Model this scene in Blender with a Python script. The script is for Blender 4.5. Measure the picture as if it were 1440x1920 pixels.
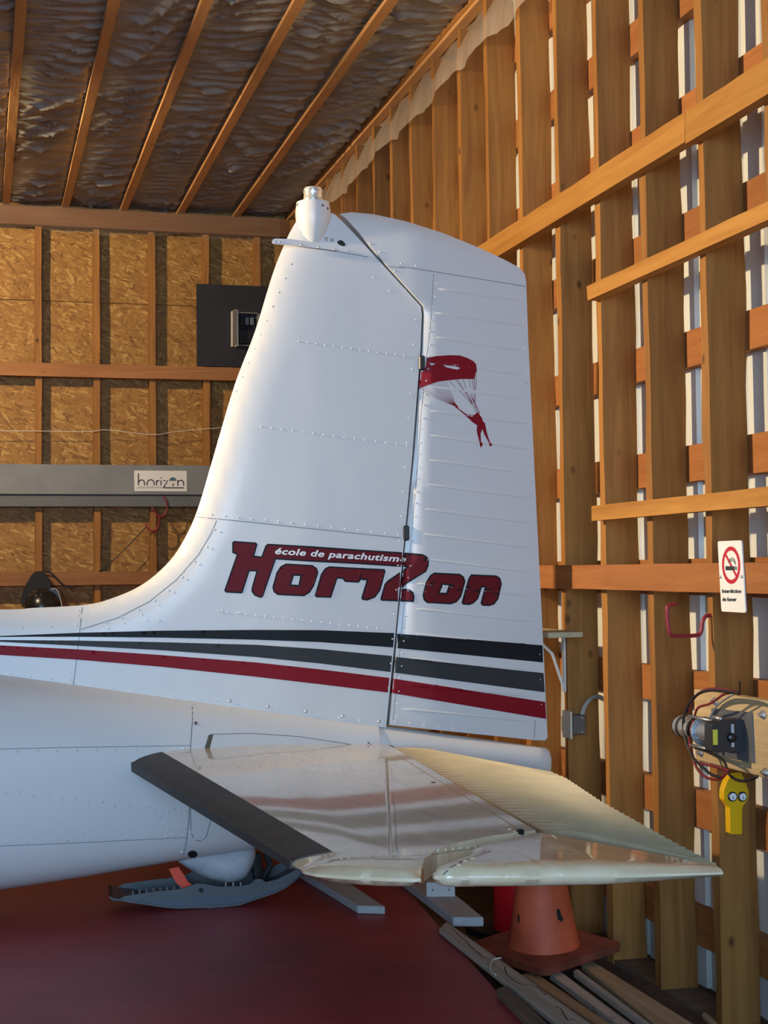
import bpy, bmesh, math, random
import numpy as np
from mathutils import Vector, Matrix
from mathutils.bvhtree import BVHTree
from mathutils.geometry import delaunay_2d_cdt

for o in list(bpy.data.objects): bpy.data.objects.remove(o)
scene = bpy.context.scene
COL = scene.collection
random.seed(7)
RNG = np.random.RandomState(5)

# ------------------------------------------------------------------ camera
FPX = 2800.0
EYE = np.array([0.0, 0.0, 1.12])
YAW, ROLL, PITCH = math.radians(15.2), math.radians(0.6), math.atan(107.5 / 2800)
_f = np.array([math.sin(YAW) * math.cos(PITCH), math.cos(YAW) * math.cos(PITCH), math.sin(PITCH)])
_r = np.array([math.cos(YAW), -math.sin(YAW), 0.0])
_u = np.cross(_r, _f)
CR = math.cos(ROLL) * _r - math.sin(ROLL) * _u
CU = math.sin(ROLL) * _r + math.cos(ROLL) * _u
CF = _f
cam_data = bpy.data.cameras.new('camera')
cam_data.sensor_fit = 'VERTICAL'
cam_data.sensor_height = 36.0
cam_data.lens = 36.0 * FPX / 1920.0
cam_data.clip_start = 0.05
cam = bpy.data.objects.new('camera', cam_data)
COL.objects.link(cam)
m = Matrix.Identity(4)
for i in range(3):
    m[i][0], m[i][1], m[i][2], m[i][3] = CR[i], CU[i], -CF[i], EYE[i]
cam.matrix_world = m
scene.camera = cam

# ------------------------------------------------------------------ world, light, exposure
world = bpy.data.worlds.new('World'); scene.world = world
world.use_nodes = True
bg = world.node_tree.nodes['Background']
bg.inputs[0].default_value = (0.48, 0.71, 1.0, 1)
bg.inputs[1].default_value = 4.6

def area_light(name, loc, target, sx, sy, power, color):
    d = bpy.data.lights.new(name, 'AREA')
    d.shape = 'RECTANGLE'; d.size = sx; d.size_y = sy; d.energy = power; d.color = color
    o = bpy.data.objects.new(name, d); COL.objects.link(o)
    o.location = loc
    o.rotation_euler = (Vector(target) - Vector(loc)).to_track_quat('-Z', 'Y').to_euler()
    return o
# daylight through the open hangar door behind the photographer
area_light('door_daylight', (-1.5, -4.4, 1.95), (-1.5, 5.0, 1.55), 3.6, 2.2, 350, (0.42, 0.69, 1.0))
# warm bulbs hanging under the ceiling, out of frame to the left
def flood(name, loc, target, power, cone, blend, r=0.07):
    d = bpy.data.lights.new(name, 'SPOT'); d.energy = power; d.color = (1.0, 0.76, 0.46); d.shadow_soft_size = r
    d.spot_size = math.radians(cone); d.spot_blend = blend
    o = bpy.data.objects.new(name, d); COL.objects.link(o); o.location = loc
    o.rotation_euler = (Vector(target) - Vector(loc)).to_track_quat('-Z', 'Y').to_euler()
flood('ceiling_flood', (-1.4, 7.8, 3.48), (1.4, 10.0, 2.2), 500, 118, 0.5)
flood('work_flood', (-2.8, 4.95, 2.85), (2.1, 5.0, 2.4), 1500, 64, 0.75)

vs = scene.view_settings
vs.view_transform = 'Standard'; vs.look = 'None'; vs.gamma = 1.0; vs.use_curve_mapping = False
vs.exposure = -0.1

# ------------------------------------------------------------------ geometry helpers
def ray(px, py):
    return CF + (px - 720) / FPX * CR + (960 - py) / FPX * CU
def hit(px, py, P, N):
    d = ray(px, py); P = np.asarray(P, float); N = np.asarray(N, float)
    return EYE + d * (((P - EYE) @ N) / (d @ N))
def onX(px, py, x): return hit(px, py, (x, 0, 0), (1, 0, 0))
def onY(px, py, y): return hit(px, py, (0, y, 0), (0, 1, 0))
def onZ(px, py, z): return hit(px, py, (0, 0, z), (0, 0, 1))

def mesh_obj(name, verts, faces, mat, parent=None, smooth=False, angle=None):
    me = bpy.data.meshes.new(name)
    me.from_pydata([tuple(map(float, v)) for v in verts], [], [tuple(int(i) for i in f) for f in faces])
    me.update()
    if mat is not None: me.materials.append(mat)
    if smooth:
        if angle:
            me.polygons.foreach_set('use_smooth', [True] * len(me.polygons))
            me.set_sharp_from_angle(angle=math.radians(angle))
        else:
            me.polygons.foreach_set('use_smooth', [True] * len(me.polygons))
    o = bpy.data.objects.new(name, me)
    COL.objects.link(o)
    if parent is not None: attach(o, parent)
    return o
def wmat(o):
    M = o.matrix_basis
    if o.parent is not None: M = wmat(o.parent) @ o.matrix_parent_inverse @ M
    return M
def attach(o, parent):
    o.parent = parent
    o.matrix_parent_inverse = wmat(parent).inverted()
def thing(name, loc, label, cat, group=None):
    o = bpy.data.objects.new(name, None); COL.objects.link(o)
    o.empty_display_size = 0.05
    o.location = tuple(map(float, loc))
    return tag(o, label, cat, group)
def tag(o, label, cat, group=None):
    o['label'] = label; o['category'] = cat
    if group: o['group'] = group
    return o
def structure(o): o['kind'] = 'structure'; return o
def stuff(o): o['kind'] = 'stuff'; return o

class SeamSet:
    def __init__(s): s.parts = []
    def add(s, v, f): s.parts.append((v, f))
    def build(s, name, mat, parent):
        for v, f in s.parts: mesh_obj(name, v, f, mat, parent)
class MB:
    """collects shapes for one mesh"""
    def __init__(s): s.v = []; s.f = []
    def add(s, v, f):
        n = len(s.v); s.v += [tuple(map(float, p)) for p in v]; s.f += [tuple(i + n for i in q) for q in f]; return s
    def box(s, lo, hi):
        x0, y0, z0 = lo; x1, y1, z1 = hi
        return s.add([(x0,y0,z0),(x1,y0,z0),(x1,y1,z0),(x0,y1,z0),(x0,y0,z1),(x1,y0,z1),(x1,y1,z1),(x0,y1,z1)],
                     [(0,3,2,1),(4,5,6,7),(0,1,5,4),(1,2,6,5),(2,3,7,6),(3,0,4,7)])
    def cbox(s, lo, hi, b):
        """box with chamfered edges"""
        bm = bmesh.new(); bmesh.ops.create_cube(bm, size=1)
        for v in bm.verts:
            v.co = Vector([(lo[i] + hi[i]) / 2 + v.co[i] * (hi[i] - lo[i]) for i in range(3)])
        bmesh.ops.bevel(bm, geom=bm.edges[:], offset=b, segments=1, affect='EDGES', profile=0.5)
        bm.verts.index_update()
        s.add([v.co for v in bm.verts], [[v.index for v in f.verts] for f in bm.faces]); bm.free(); return s
    def tube(s, pts, r, seg=8, caps=True):
        pts = [np.asarray(p, float) for p in pts]; n = len(pts)
        rs = r if hasattr(r, '__len__') else [r] * n
        t0 = pts[1] - pts[0]; up = np.array([0, 0, 1.0])
        if abs(t0 @ up) > 0.9 * np.linalg.norm(t0): up = np.array([1.0, 0, 0])
        V = []; side = None
        for i in range(n):
            t = pts[min(i + 1, n - 1)] - pts[max(i - 1, 0)]; t = t / (np.linalg.norm(t) + 1e-12)
            if side is None: side = np.cross(t, up)
            side = side - t * (side @ t); side /= np.linalg.norm(side) + 1e-12
            b = np.cross(side, t)
            for k in range(seg):
                a = 2 * math.pi * k / seg
                V.append(pts[i] + rs[i] * (math.cos(a) * side + math.sin(a) * b))
        F = [(i*seg+k, i*seg+(k+1)%seg, (i+1)*seg+(k+1)%seg, (i+1)*seg+k) for i in range(n-1) for k in range(seg)]
        if caps: F += [tuple(range(seg))[::-1], tuple((n-1)*seg+k for k in range(seg))]
        return s.add(V, F)
    def lathe(s, prof, origin, axis=(0, 0, 1), seg=24, sx=None):
        """prof: list of (radius, along)"""
        ax = np.asarray(axis, float); ax /= np.linalg.norm(ax)
        a = np.cross(ax, (0, 1, 0) if abs(ax[1]) < 0.9 else (1, 0, 0)); a /= np.linalg.norm(a); b = np.cross(ax, a)
        O = np.asarray(origin, float)
        V = [O + ax * h + max(r, 1e-5) * (math.cos(2*math.pi*k/seg) * a + math.sin(2*math.pi*k/seg) * b) for r, h in prof for k in range(seg)]
        n = len(prof)
        F = [(i*seg+k, i*seg+(k+1)%seg, (i+1)*seg+(k+1)%seg, (i+1)*seg+k) for i in range(n-1) for k in range(seg)]
        F += [tuple(range(seg))[::-1], tuple((n-1)*seg+k for k in range(seg))]
        return s.add(V, F)
    def prism(s, poly, d):
        """3-D polygon extruded along vector d"""
        n = len(poly); P = [np.asarray(p, float) for p in poly]; d = np.asarray(d, float)
        return s.add(P + [p + d for p in P], [tuple(range(n))[::-1], tuple(range(n, 2*n))] + [(i, (i+1)%n, n+(i+1)%n, n+i) for i in range(n)])
    def build(s, name, mat, parent=None, smooth=False, angle=None):
        return mesh_obj(name, s.v, s.f, mat, parent, smooth, angle)

def smooth_path(pts, n=8, closed=False):
    """Catmull-Rom"""
    P = [np.asarray(p, float) for p in pts]; N = len(P); out = []
    rng = range(N if closed else N - 1)
    for i in rng:
        g = (lambda k: P[k % N]) if closed else (lambda k: P[min(max(k, 0), N-1)])
        p0, p1, p2, p3 = g(i-1), g(i), g(i+1), g(i+2)
        for k in range(n):
            t = k / n
            out.append(0.5*((2*p1)+(-p0+p2)*t+(2*p0-5*p1+4*p2-p3)*t*t+(-p0+3*p1-3*p2+p3)*t**3))
    if not closed: out.append(P[-1])
    return out
def resample(poly, step, closed=True):
    out = []; n = len(poly)
    for i in range(n if closed else n - 1):
        a = np.asarray(poly[i], float); b = np.asarray(poly[(i+1) % n], float)
        k = max(1, int(math.ceil(np.linalg.norm(b - a) / step)))
        out += [a + (b - a) * j / k for j in range(k)]
    if not closed: out.append(np.asarray(poly[-1], float))
    return np.array(out)
def inside(poly, pts):
    poly = np.asarray(poly); x, y = pts[:, 0], pts[:, 1]; c = np.zeros(len(pts), bool); n = len(poly)
    for i in range(n):
        x0, y0 = poly[i]; x1, y1 = poly[(i+1) % n]
        if y0 == y1: continue
        cond = (y0 > y) != (y1 > y)
        c ^= cond & (x < (x1 - x0) * (y - y0) / (y1 - y0) + x0)
    return c
def pdist(pts, line):
    """distance of 2-D points to a polyline"""
    pts = np.asarray(pts, float); line = np.asarray(line, float); best = np.full(len(pts), 1e9)
    for a, b in zip(line[:-1], line[1:]):
        d = b - a; L = d @ d + 1e-15
        t = np.clip(((pts - a) @ d) / L, 0, 1)
        best = np.minimum(best, np.linalg.norm(pts - (a + t[:, None] * d), axis=1))
    return best
def tri2d(polys, step, bstep=None):
    """triangulated 2-D region: polys[0] outer, others holes, plus an interior grid"""
    bstep = bstep or step
    pts = []; edges = []
    for p in polys:
        q = resample(p, bstep); n0 = len(pts)
        pts += list(q); edges += [(n0 + i, n0 + (i + 1) % len(q)) for i in range(len(q))]
    arr = np.array(pts); lo, hi = arr.min(0), arr.max(0)
    gx = np.arange(lo[0] + step / 2, hi[0], step); gy = np.arange(lo[1] + step / 2, hi[1], step)
    if len(gx) and len(gy):
        G = np.array([(x, y) for x in gx for y in gy])
        ok = inside(polys[0], G)
        for h in polys[1:]: ok &= ~inside(h, G)
        for p in polys: ok &= pdist(G, np.vstack([p, p[:1]])) > 0.45 * step
        pts += list(G[ok])
    V, _, F, *_ = delaunay_2d_cdt([Vector((float(p[0]), float(p[1]))) for p in pts], edges, [], 0, 1e-9)
    V = np.array([(v.x, v.y) for v in V]); F = [tuple(f) for f in F]
    C = np.array([V[list(f)].mean(0) for f in F])
    ok = inside(polys[0], C)
    for h in polys[1:]: ok &= ~inside(h, C)
    return V, [f for f, k in zip(F, ok) if k]
def puff(name, outline, hfun, to3d, mat, parent, step=0.03, bstep=None, angle=40):
    """solid with two faces displaced by +-hfun from a mid-plane outline"""
    V, F = tri2d([np.asarray(outline, float)], step, bstep)
    h = hfun(V); n = len(V)
    verts = [to3d(p, hh) for p, hh in zip(V, h)] + [to3d(p, -hh) for p, hh in zip(V, h)]
    cnt = {}
    for f in F:
        for a, b in ((f[0], f[1]), (f[1], f[2]), (f[2], f[0])): cnt[(a, b)] = 1
    faces = list(F) + [(f[2] + n, f[1] + n, f[0] + n) for f in F]
    for (a, b) in cnt:
        if (b, a) not in cnt: faces.append((b, a, a + n, b + n))
    o = mesh_obj(name, verts, faces, mat, parent)
    bm = bmesh.new(); bm.from_mesh(o.data); bmesh.ops.remove_doubles(bm, verts=bm.verts, dist=2e-4)
    bmesh.ops.recalc_face_normals(bm, faces=bm.faces); bm.to_mesh(o.data); bm.free()
    o.data.polygons.foreach_set('use_smooth', [True] * len(o.data.polygons))
    o.data.set_sharp_from_angle(angle=math.radians(angle))
    return o
def bvh_of(o):
    me = o.data; M = wmat(o)
    return BVHTree.FromPolygons([M @ v.co for v in me.vertices], [tuple(p.vertices) for p in me.polygons])
def cast(b, px, py):
    d = Vector(ray(px, py)).normalized()
    loc, nor, idx, dist = b.ray_cast(Vector(EYE), d)
    if loc is None: return None, None
    if nor.dot(d) > 0: nor = -nor
    return np.array(loc), np.array(nor)
def decal(name, polys, b, mat, parent, off=0.0012, step=9.0, bstep=5.0, scale=None):
    """flat print laid on a surface: outline given where it shows on the skin"""
    V, F = tri2d([np.asarray(p, float) for p in polys], step, bstep)
    P = []; bad = set()
    for i, p in enumerate(V):
        loc, nor = cast(b, p[0], p[1])
        if loc is None: bad.add(i); P.append((0, 0, 0))
        else: P.append(loc + nor * off)
    F = [f for f in F if not (set(f) & bad)]
    if not F: return None
    used = sorted({i for f in F for i in f}); mp = {i: k for k, i in enumerate(used)}
    return mesh_obj(name, [P[i] for i in used], [tuple(mp[i] for i in f) for f in F], mat, parent, smooth=True)
def seam(mb, pts, b, w=0.0022, off=0.0006, step=12):
    q = resample(pts, step, closed=False); H = [cast(b, *p) for p in q]
    H = [h for h in H if h[0] is not None]
    if len(H) < 2: return
    V = []; F = []
    for i, (p, n) in enumerate(H):
        t = H[min(i+1, len(H)-1)][0] - H[max(i-1, 0)][0]; s = np.cross(t, n); s /= np.linalg.norm(s) + 1e-12
        V += [p + n*off + s*w/2, p + n*off - s*w/2]
    F = [(2*i, 2*i+1, 2*i+3, 2*i+2) for i in range(len(H)-1)]
    mb.add(V, F)
def rivet(mb, px, py, b, r=0.0045):
    p, n = cast(b, px, py)
    if p is None: return
    a = np.cross(n, (0, 0, 1)); a = a / (np.linalg.norm(a) + 1e-9); c = np.cross(n, a)
    V = []; seg = 8
    for rr, hh in ((1.0, 0.0), (0.75, 0.42)):
        V += [p + r*rr*(math.cos(2*math.pi*k/seg)*a + math.sin(2*math.pi*k/seg)*c) + n*r*hh for k in range(seg)]
    V.append(p + n * r * 0.6)
    F = [(k, (k+1)%seg, seg+(k+1)%seg, seg+k) for k in range(seg)] + [(seg+k, seg+(k+1)%seg, 2*seg) for k in range(seg)]
    mb.add(V, F)
def line_pts(a, b, n):
    return [(a[0]+(b[0]-a[0])*i/(n-1), a[1]+(b[1]-a[1])*i/(n-1)) for i in range(n)]
def text_mesh(body, bold=0.0, shear=0.0, spacing=1.0):
    """flat outline of a text: vertices in em units, triangles"""
    cu = bpy.data.curves.new('lettering', 'FONT'); cu.body = body; cu.offset = bold; cu.shear = shear
    cu.space_character = spacing; cu.resolution_u = 3; cu.fill_mode = 'FRONT' if hasattr(cu, 'fill_mode') else cu.fill_mode
    o = bpy.data.objects.new('lettering', cu); COL.objects.link(o)
    dg = bpy.context.evaluated_depsgraph_get(); me = o.evaluated_get(dg).to_mesh()
    V = np.array([(v.co.x, v.co.y) for v in me.vertices]); F = [tuple(p.vertices) for p in me.polygons]
    o.evaluated_get(dg).to_mesh_clear(); bpy.data.objects.remove(o); bpy.data.curves.remove(cu)
    return V, F

# ------------------------------------------------------------------ materials
class NT:
    def __init__(s, name):
        s.m = bpy.data.materials.new(name); s.m.use_nodes = True; s.t = s.m.node_tree
        s.b = s.t.nodes['Principled BSDF']
    def n(s, typ, **kw):
        nd = s.t.nodes.new(typ)
        for k, v in kw.items():
            if k in nd.inputs: nd.inputs[k].default_value = v
            else: setattr(nd, k, v)
        return nd
    def l(s, a, b): s.t.links.new(a, b)
    def math(s, op, a, b=None, clamp=False):
        nd = s.t.nodes.new('ShaderNodeMath'); nd.operation = op; nd.use_clamp = clamp
        for i, x in enumerate((a, b)):
            if x is None: continue
            if isinstance(x, (int, float)): nd.inputs[i].default_value = x
            else: s.l(x, nd.inputs[i])
        return nd.outputs[0]
    def ramp(s, fac, stops):
        nd = s.t.nodes.new('ShaderNodeValToRGB'); e = nd.color_ramp.elements
        while len(e) < len(stops): e.new(0.5)
        for el, (p, c) in zip(e, stops): el.position = p; el.color = (*c, 1)
        s.l(fac, nd.inputs[0]); return nd.outputs[0]
    def mix(s, fac, a, b, mode='MIX'):
        nd = s.t.nodes.new('ShaderNodeMix'); nd.data_type = 'RGBA'; nd.blend_type = mode
        for sock, x in ((nd.inputs[0], fac), (nd.inputs[6], a), (nd.inputs[7], b)):
            if isinstance(x, (int, float)): sock.default_value = x
            elif isinstance(x, tuple): sock.default_value = (*x, 1)
            else: s.l(x, sock)
        return nd.outputs[2]
    def bump(s, h, strength, dist):
        nd = s.n('ShaderNodeBump'); nd.inputs['Strength'].default_value = strength; nd.inputs['Distance'].default_value = dist
        s.l(h, nd.inputs['Height']); s.l(nd.outputs[0], s.b.inputs['Normal'])
    def coords(s, scale=(1, 1, 1), rnd=0.0, rot=(0, 0, 0)):
        tc = s.n('ShaderNodeTexCoord'); mp = s.n('ShaderNodeMapping')
        mp.inputs['Scale'].default_value = scale; mp.inputs['Rotation'].default_value = rot
        s.l(tc.outputs['Object'], mp.inputs[0])
        if rnd:
            oi = s.n('ShaderNodeObjectInfo'); cx = s.n('ShaderNodeCombineXYZ')
            v = s.math('MULTIPLY', oi.outputs['Random'], rnd)
            for i in range(3): s.l(v, cx.inputs[i])
            ad = s.n('ShaderNodeVectorMath', operation='ADD'); s.l(mp.outputs[0], ad.inputs[0]); s.l(cx.outputs[0], ad.inputs[1])
            return ad.outputs[0]
        return mp.outputs[0]
    def noise(s, vec, scale, detail=3, rough=0.5, dist=0.0):
        nd = s.n('ShaderNodeTexNoise'); nd.inputs['Scale'].default_value = scale; nd.inputs['Detail'].default_value = detail
        nd.inputs['Roughness'].default_value = rough; nd.inputs['Distortion'].default_value = dist
        if vec is not None: s.l(vec, nd.inputs['Vector'])
        return nd.outputs['Fac']

def plain(name, col, rough=0.5, metal=0.0, spec=None, coat=0.0, var=0.0, vscale=8.0, bump=0.0, bscale=60.0):
    t = NT(name); t.b.inputs['Roughness'].default_value = rough; t.b.inputs['Metallic'].default_value = metal
    if spec is not None: t.b.inputs['Specular IOR Level'].default_value = spec
    if coat: t.b.inputs['Coat Weight'].default_value = coat; t.b.inputs['Coat Roughness'].default_value = 0.08
    vec = t.coords()
    if var:
        c = t.noise(vec, vscale, 4, 0.6)
        t.l(t.ramp(c, [(0.3, tuple(x*(1-var) for x in col)), (0.7, tuple(min(1, x*(1+var)) for x in col))]), t.b.inputs['Base Color'])
    else: t.b.inputs['Base Color'].default_value = (*col, 1)
    if bump: t.bump(t.noise(vec, bscale, 3), bump, 0.004)
    return t.m
def wood(name, axis, light, dark, knots=0.5, rough=0.65, hue=0.35, grain=1.0):
    t = NT(name); t.b.inputs['Roughness'].default_value = rough; t.b.inputs['Specular IOR Level'].default_value = 0.25
    sc = [14.0, 14.0, 14.0]; sc[axis] = 0.9
    v = t.coords(tuple(sc), rnd=37.0)
    g = t.noise(v, 1.6, 4, 0.55, 1.2)
    fine = t.noise(v, 7.0, 3, 0.6)
    sc2 = [1.0, 1.0, 1.0]; sc2[axis] = 0.35
    v2 = t.coords(tuple(sc2), rnd=53.0)
    big = t.noise(v2, 3.0, 2, 0.5)
    f = t.math('ADD', t.math('MULTIPLY', g, 0.75 * grain), t.math('MULTIPLY', fine, 0.25))
    f = t.math('ADD', f, t.math('MULTIPLY', big, 0.35))
    c = t.ramp(f, [(0.36, dark), (0.88, light)])
    # knots: sparse dark rings
    sk = [9.0, 9.0, 9.0]; sk[axis] = 5.5
    vk = t.coords(tuple(sk), rnd=91.0)
    vo = t.n('ShaderNodeTexVoronoi'); vo.inputs['Scale'].default_value = 0.85; t.l(vk, vo.inputs['Vector'])
    kn = t.ramp(vo.outputs['Distance'], [(0.03, (1, 1, 1)), (0.11, (0, 0, 0))])
    c = t.mix(t.math('MULTIPLY', kn, knots), c, tuple(x * 0.28 for x in dark))
    oi = t.n('ShaderNodeObjectInfo')
    k = t.math('ADD', t.math('MULTIPLY', oi.outputs['Random'], hue), 1.0 - hue / 2)
    hs = t.n('ShaderNodeHueSaturation'); t.l(c, hs.inputs['Color']); t.l(k, hs.inputs['Value'])
    t.l(hs.outputs[0], t.b.inputs['Base Color'])
    t.bump(fine, 0.25, 0.003)
    return t.m

STUD = wood('stud_wood', 2, (0.36, 0.165, 0.042), (0.17, 0.066, 0.016), knots=0.9)
GIRT = wood('girt_wood', 1, (0.38, 0.155, 0.05), (0.24, 0.08, 0.024), knots=0.4)
BOARD = wood('nailer_wood', 1, (0.48, 0.235, 0.055), (0.29, 0.118, 0.022), knots=0.7, hue=0.2)
STRAP = wood('strapping_wood', 1, (0.56, 0.30, 0.12), (0.36, 0.17, 0.06), knots=0.4)
BGIRT = wood('back_girt_wood', 0, (0.36, 0.165, 0.06), (0.22, 0.085, 0.03), knots=0.35)
PLANK = wood('weathered_plank_wood', 0, (0.58, 0.50, 0.42), (0.32, 0.26, 0.21), knots=0.4, rough=0.8)
DPLANK = wood('dark_plank_wood', 0, (0.24, 0.17, 0.12), (0.09, 0.06, 0.045), knots=0.3, rough=0.85)
LPLANK = wood('tan_plank_wood', 0, (0.50, 0.36, 0.22), (0.25, 0.16, 0.09), knots=0.5, rough=0.75)
GPLANK = wood('grey_painted_plank', 0, (0.40, 0.41, 0.42), (0.30, 0.31, 0.33), knots=0.1, rough=0.6, hue=0.1)
WINCHBOARD = wood('winch_board_wood', 1, (0.62, 0.48, 0.28), (0.36, 0.24, 0.12), knots=0.6, hue=0.1)

def make_osb():
    t = NT('osb_board'); t.b.inputs['Roughness'].default_value = 0.55; t.b.inputs['Specular IOR Level'].default_value = 0.3
    layers = []
    for i, (ang, s) in enumerate(((0.3, 1.0), (1.25, 1.15), (2.2, 0.9), (2.85, 1.3))):
        v = t.coords((1, 1, 1), rnd=20 + i * 7, rot=(0, ang, 0))
        mp = t.n('ShaderNodeMapping'); mp.inputs['Scale'].default_value = (14 * s, 9, 60 * s); t.l(v, mp.inputs[0])
        vo = t.n('ShaderNodeTexVoronoi'); vo.inputs['Scale'].default_value = 1.0; vo.inputs['Randomness'].default_value = 1.0
        t.l(mp.outputs[0], vo.inputs['Vector'])
        sx = t.n('ShaderNodeSeparateColor'); t.l(vo.outputs['Color'], sx.inputs[0])
        layers.append((sx.outputs[0], sx.outputs[1]))
    val = layers[0][0]
    for k in (1, 2, 3):
        pick = t.math('GREATER_THAN', layers[k][1], 0.55)
        mx = t.n('ShaderNodeMix'); mx.data_type = 'FLOAT'; t.l(pick, mx.inputs[0]); t.l(val, mx.inputs[2]); t.l(layers[k][0], mx.inputs[3])
        val = mx.outputs[0]
    fine = t.noise(t.coords((30, 30, 30)), 3.0, 4, 0.6)
    f = t.math('ADD', t.math('MULTIPLY', val, 0.75), t.math('MULTIPLY', fine, 0.35))
    c = t.ramp(f, [(0.05, (0.12, 0.048, 0.009)), (0.30, (0.26, 0.122, 0.025)), (0.75, (0.34, 0.172, 0.038)), (0.98, (0.52, 0.32, 0.095))])
    t.l(c, t.b.inputs['Base Color']); t.bump(val, 0.35, 0.004)
    return t.m
OSB = make_osb()

def make_paint(name, col, wav=0.35):
    t = NT(name); t.b.inputs['Base Color'].default_value = (*col, 1)
    t.b.inputs['Roughness'].default_value = 0.36; t.b.inputs['Specular IOR Level'].default_value = 0.4; t.b.inputs['Coat Weight'].default_value = 0.12; t.b.inputs['Coat Roughness'].default_value = 0.08
    v = t.coords((1, 1, 1)); h = t.noise(v, 5.0, 2, 0.5, 0.3)
    t.bump(h, wav, 0.012)
    return t.m
WHITE = make_paint('white_aircraft_paint', (0.66, 0.66, 0.66), 0.16)
def make_stab_paint():
    """white paint with the warm reflection of the wood tinted into its colour"""
    t = NT('warm_tinted_white_paint'); v = t.coords((1, 1, 1))
    n = t.noise(v, 7.0, 5, 0.65)
    t.l(t.ramp(n, [(0.3, (0.66, 0.53, 0.34)), (0.75, (0.77, 0.67, 0.49))]), t.b.inputs['Base Color'])
    t.b.inputs['Roughness'].default_value = 0.26
    t.b.inputs['Coat Weight'].default_value = 0.9; t.b.inputs['Coat Roughness'].default_value = 0.05
    vs_ = t.coords((2.2, 0.8, 1)); h = t.noise(vs_, 4.2, 3, 0.5, 0.9)
    t.bump(h, 0.6, 0.02)
    return t.m
CREAM = make_stab_paint()
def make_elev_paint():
    t = NT('warm_tinted_elevator_paint'); v = t.coords((1, 1, 1))
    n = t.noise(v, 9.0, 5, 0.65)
    t.l(t.ramp(n, [(0.3, (0.40, 0.33, 0.21)), (0.75, (0.50, 0.43, 0.29))]), t.b.inputs['Base Color'])  # warm reflected light tinted into the base, as on the stabilizer
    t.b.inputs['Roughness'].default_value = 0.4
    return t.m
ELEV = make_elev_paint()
BLACKV = plain('black_vinyl', (0.012, 0.013, 0.016), 0.5, spec=0.15)
GREYV = plain('charcoal_vinyl', (0.040, 0.042, 0.044), 0.5, spec=0.15)
REDV = plain('red_vinyl', (0.23, 0.006, 0.014), 0.5, spec=0.15)
DREDV = plain('dark_red_vinyl', (0.13, 0.007, 0.012), 0.5, spec=0.15)
WHITEV = plain('white_vinyl', (0.85, 0.85, 0.85), 0.35)
SEAMM = plain('seam_sealant', (0.16, 0.17, 0.19), 0.6)
SEAML = plain('bead_edge', (0.62, 0.63, 0.66), 0.4)
RUBBER = plain('boot_rubber', (0.050, 0.044, 0.040), 0.55, spec=0.25, var=0.25, vscale=9, bump=0.15, bscale=35)
BLACKP = plain('black_plastic', (0.012, 0.012, 0.013), 0.28)
BLACKM = plain('matte_black', (0.010, 0.010, 0.011), 0.75)
STEEL = plain('zinc_steel', (0.55, 0.56, 0.58), 0.35, metal=0.9)
DSTEEL = plain('dark_grey_steel', (0.16, 0.17, 0.19), 0.5, metal=0.5, var=0.15)
SKIM = plain('grey_painted_ski', (0.068, 0.078, 0.088), 0.45, var=0.12, vscale=12)
GREYBEAM = plain('grey_paint', (0.20, 0.205, 0.20), 0.55, var=0.10, vscale=6)
DGREYBEAM = plain('dark_grey_paint', (0.12, 0.125, 0.125), 0.6, var=0.08, vscale=6)
SIGNW = plain('sign_white', (0.84, 0.85, 0.86), 0.35)
SIGNC = plain('sign_cream', (0.72, 0.70, 0.64), 0.4)
INK = plain('black_ink', (0.02, 0.022, 0.028), 0.5)
INKG = plain('grey_ink', (0.20, 0.20, 0.20), 0.5)
TEAL = plain('teal_ink', (0.05, 0.12, 0.15), 0.5)
SIGNR = plain('sign_red', (0.52, 0.012, 0.03), 0.35)
HOOKR = plain('red_hook_vinyl', (0.26, 0.016, 0.022), 0.4)
ORANGEC = plain('cone_orange', (0.62, 0.115, 0.045), 0.6, var=0.28, vscale=5, bump=0.2, bscale=30)
REDC = plain('cone_red', (0.78, 0.016, 0.024), 0.22, coat=0.5)
YELLOW = plain('yellow_plastic', (0.75, 0.44, 0.005), 0.4)
LABELY = plain('yellow_label', (0.60, 0.57, 0.05), 0.5)
CABLER = plain('red_cable', (0.20, 0.02, 0.02), 0.4)
CABLEK = plain('black_cable', (0.012, 0.012, 0.013), 0.45)
CABLEG = plain('grey_cable', (0.42, 0.40, 0.36), 0.5)
ORANGEP = plain('orange_paint', (0.72, 0.045, 0.006), 0.4)
CANVAS = plain('grey_canvas', (0.42, 0.44, 0.48), 0.85, var=0.2, vscale=14, bump=0.6, bscale=25)
IVORY = plain('ivory_plastic', (0.68, 0.62, 0.48), 0.45)
PAINTB = plain('pale_block_paint', (0.50, 0.51, 0.52), 0.6)
ROPEM = plain('steel_rope', (0.35, 0.37, 0.40), 0.4, metal=0.6, bump=0.8, bscale=90)
STRING = plain('white_twine', (0.70, 0.66, 0.58), 0.8)
SOIL = plain('dirt', (0.085, 0.05, 0.032), 0.95, var=0.4, vscale=7, bump=0.8, bscale=20)
REDPAINT = plain('red_paint_splash', (0.16, 0.012, 0.016), 0.5)
GREYBOX = plain('grey_electrical_box', (0.12, 0.11, 0.105), 0.5, metal=0.3)

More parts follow.
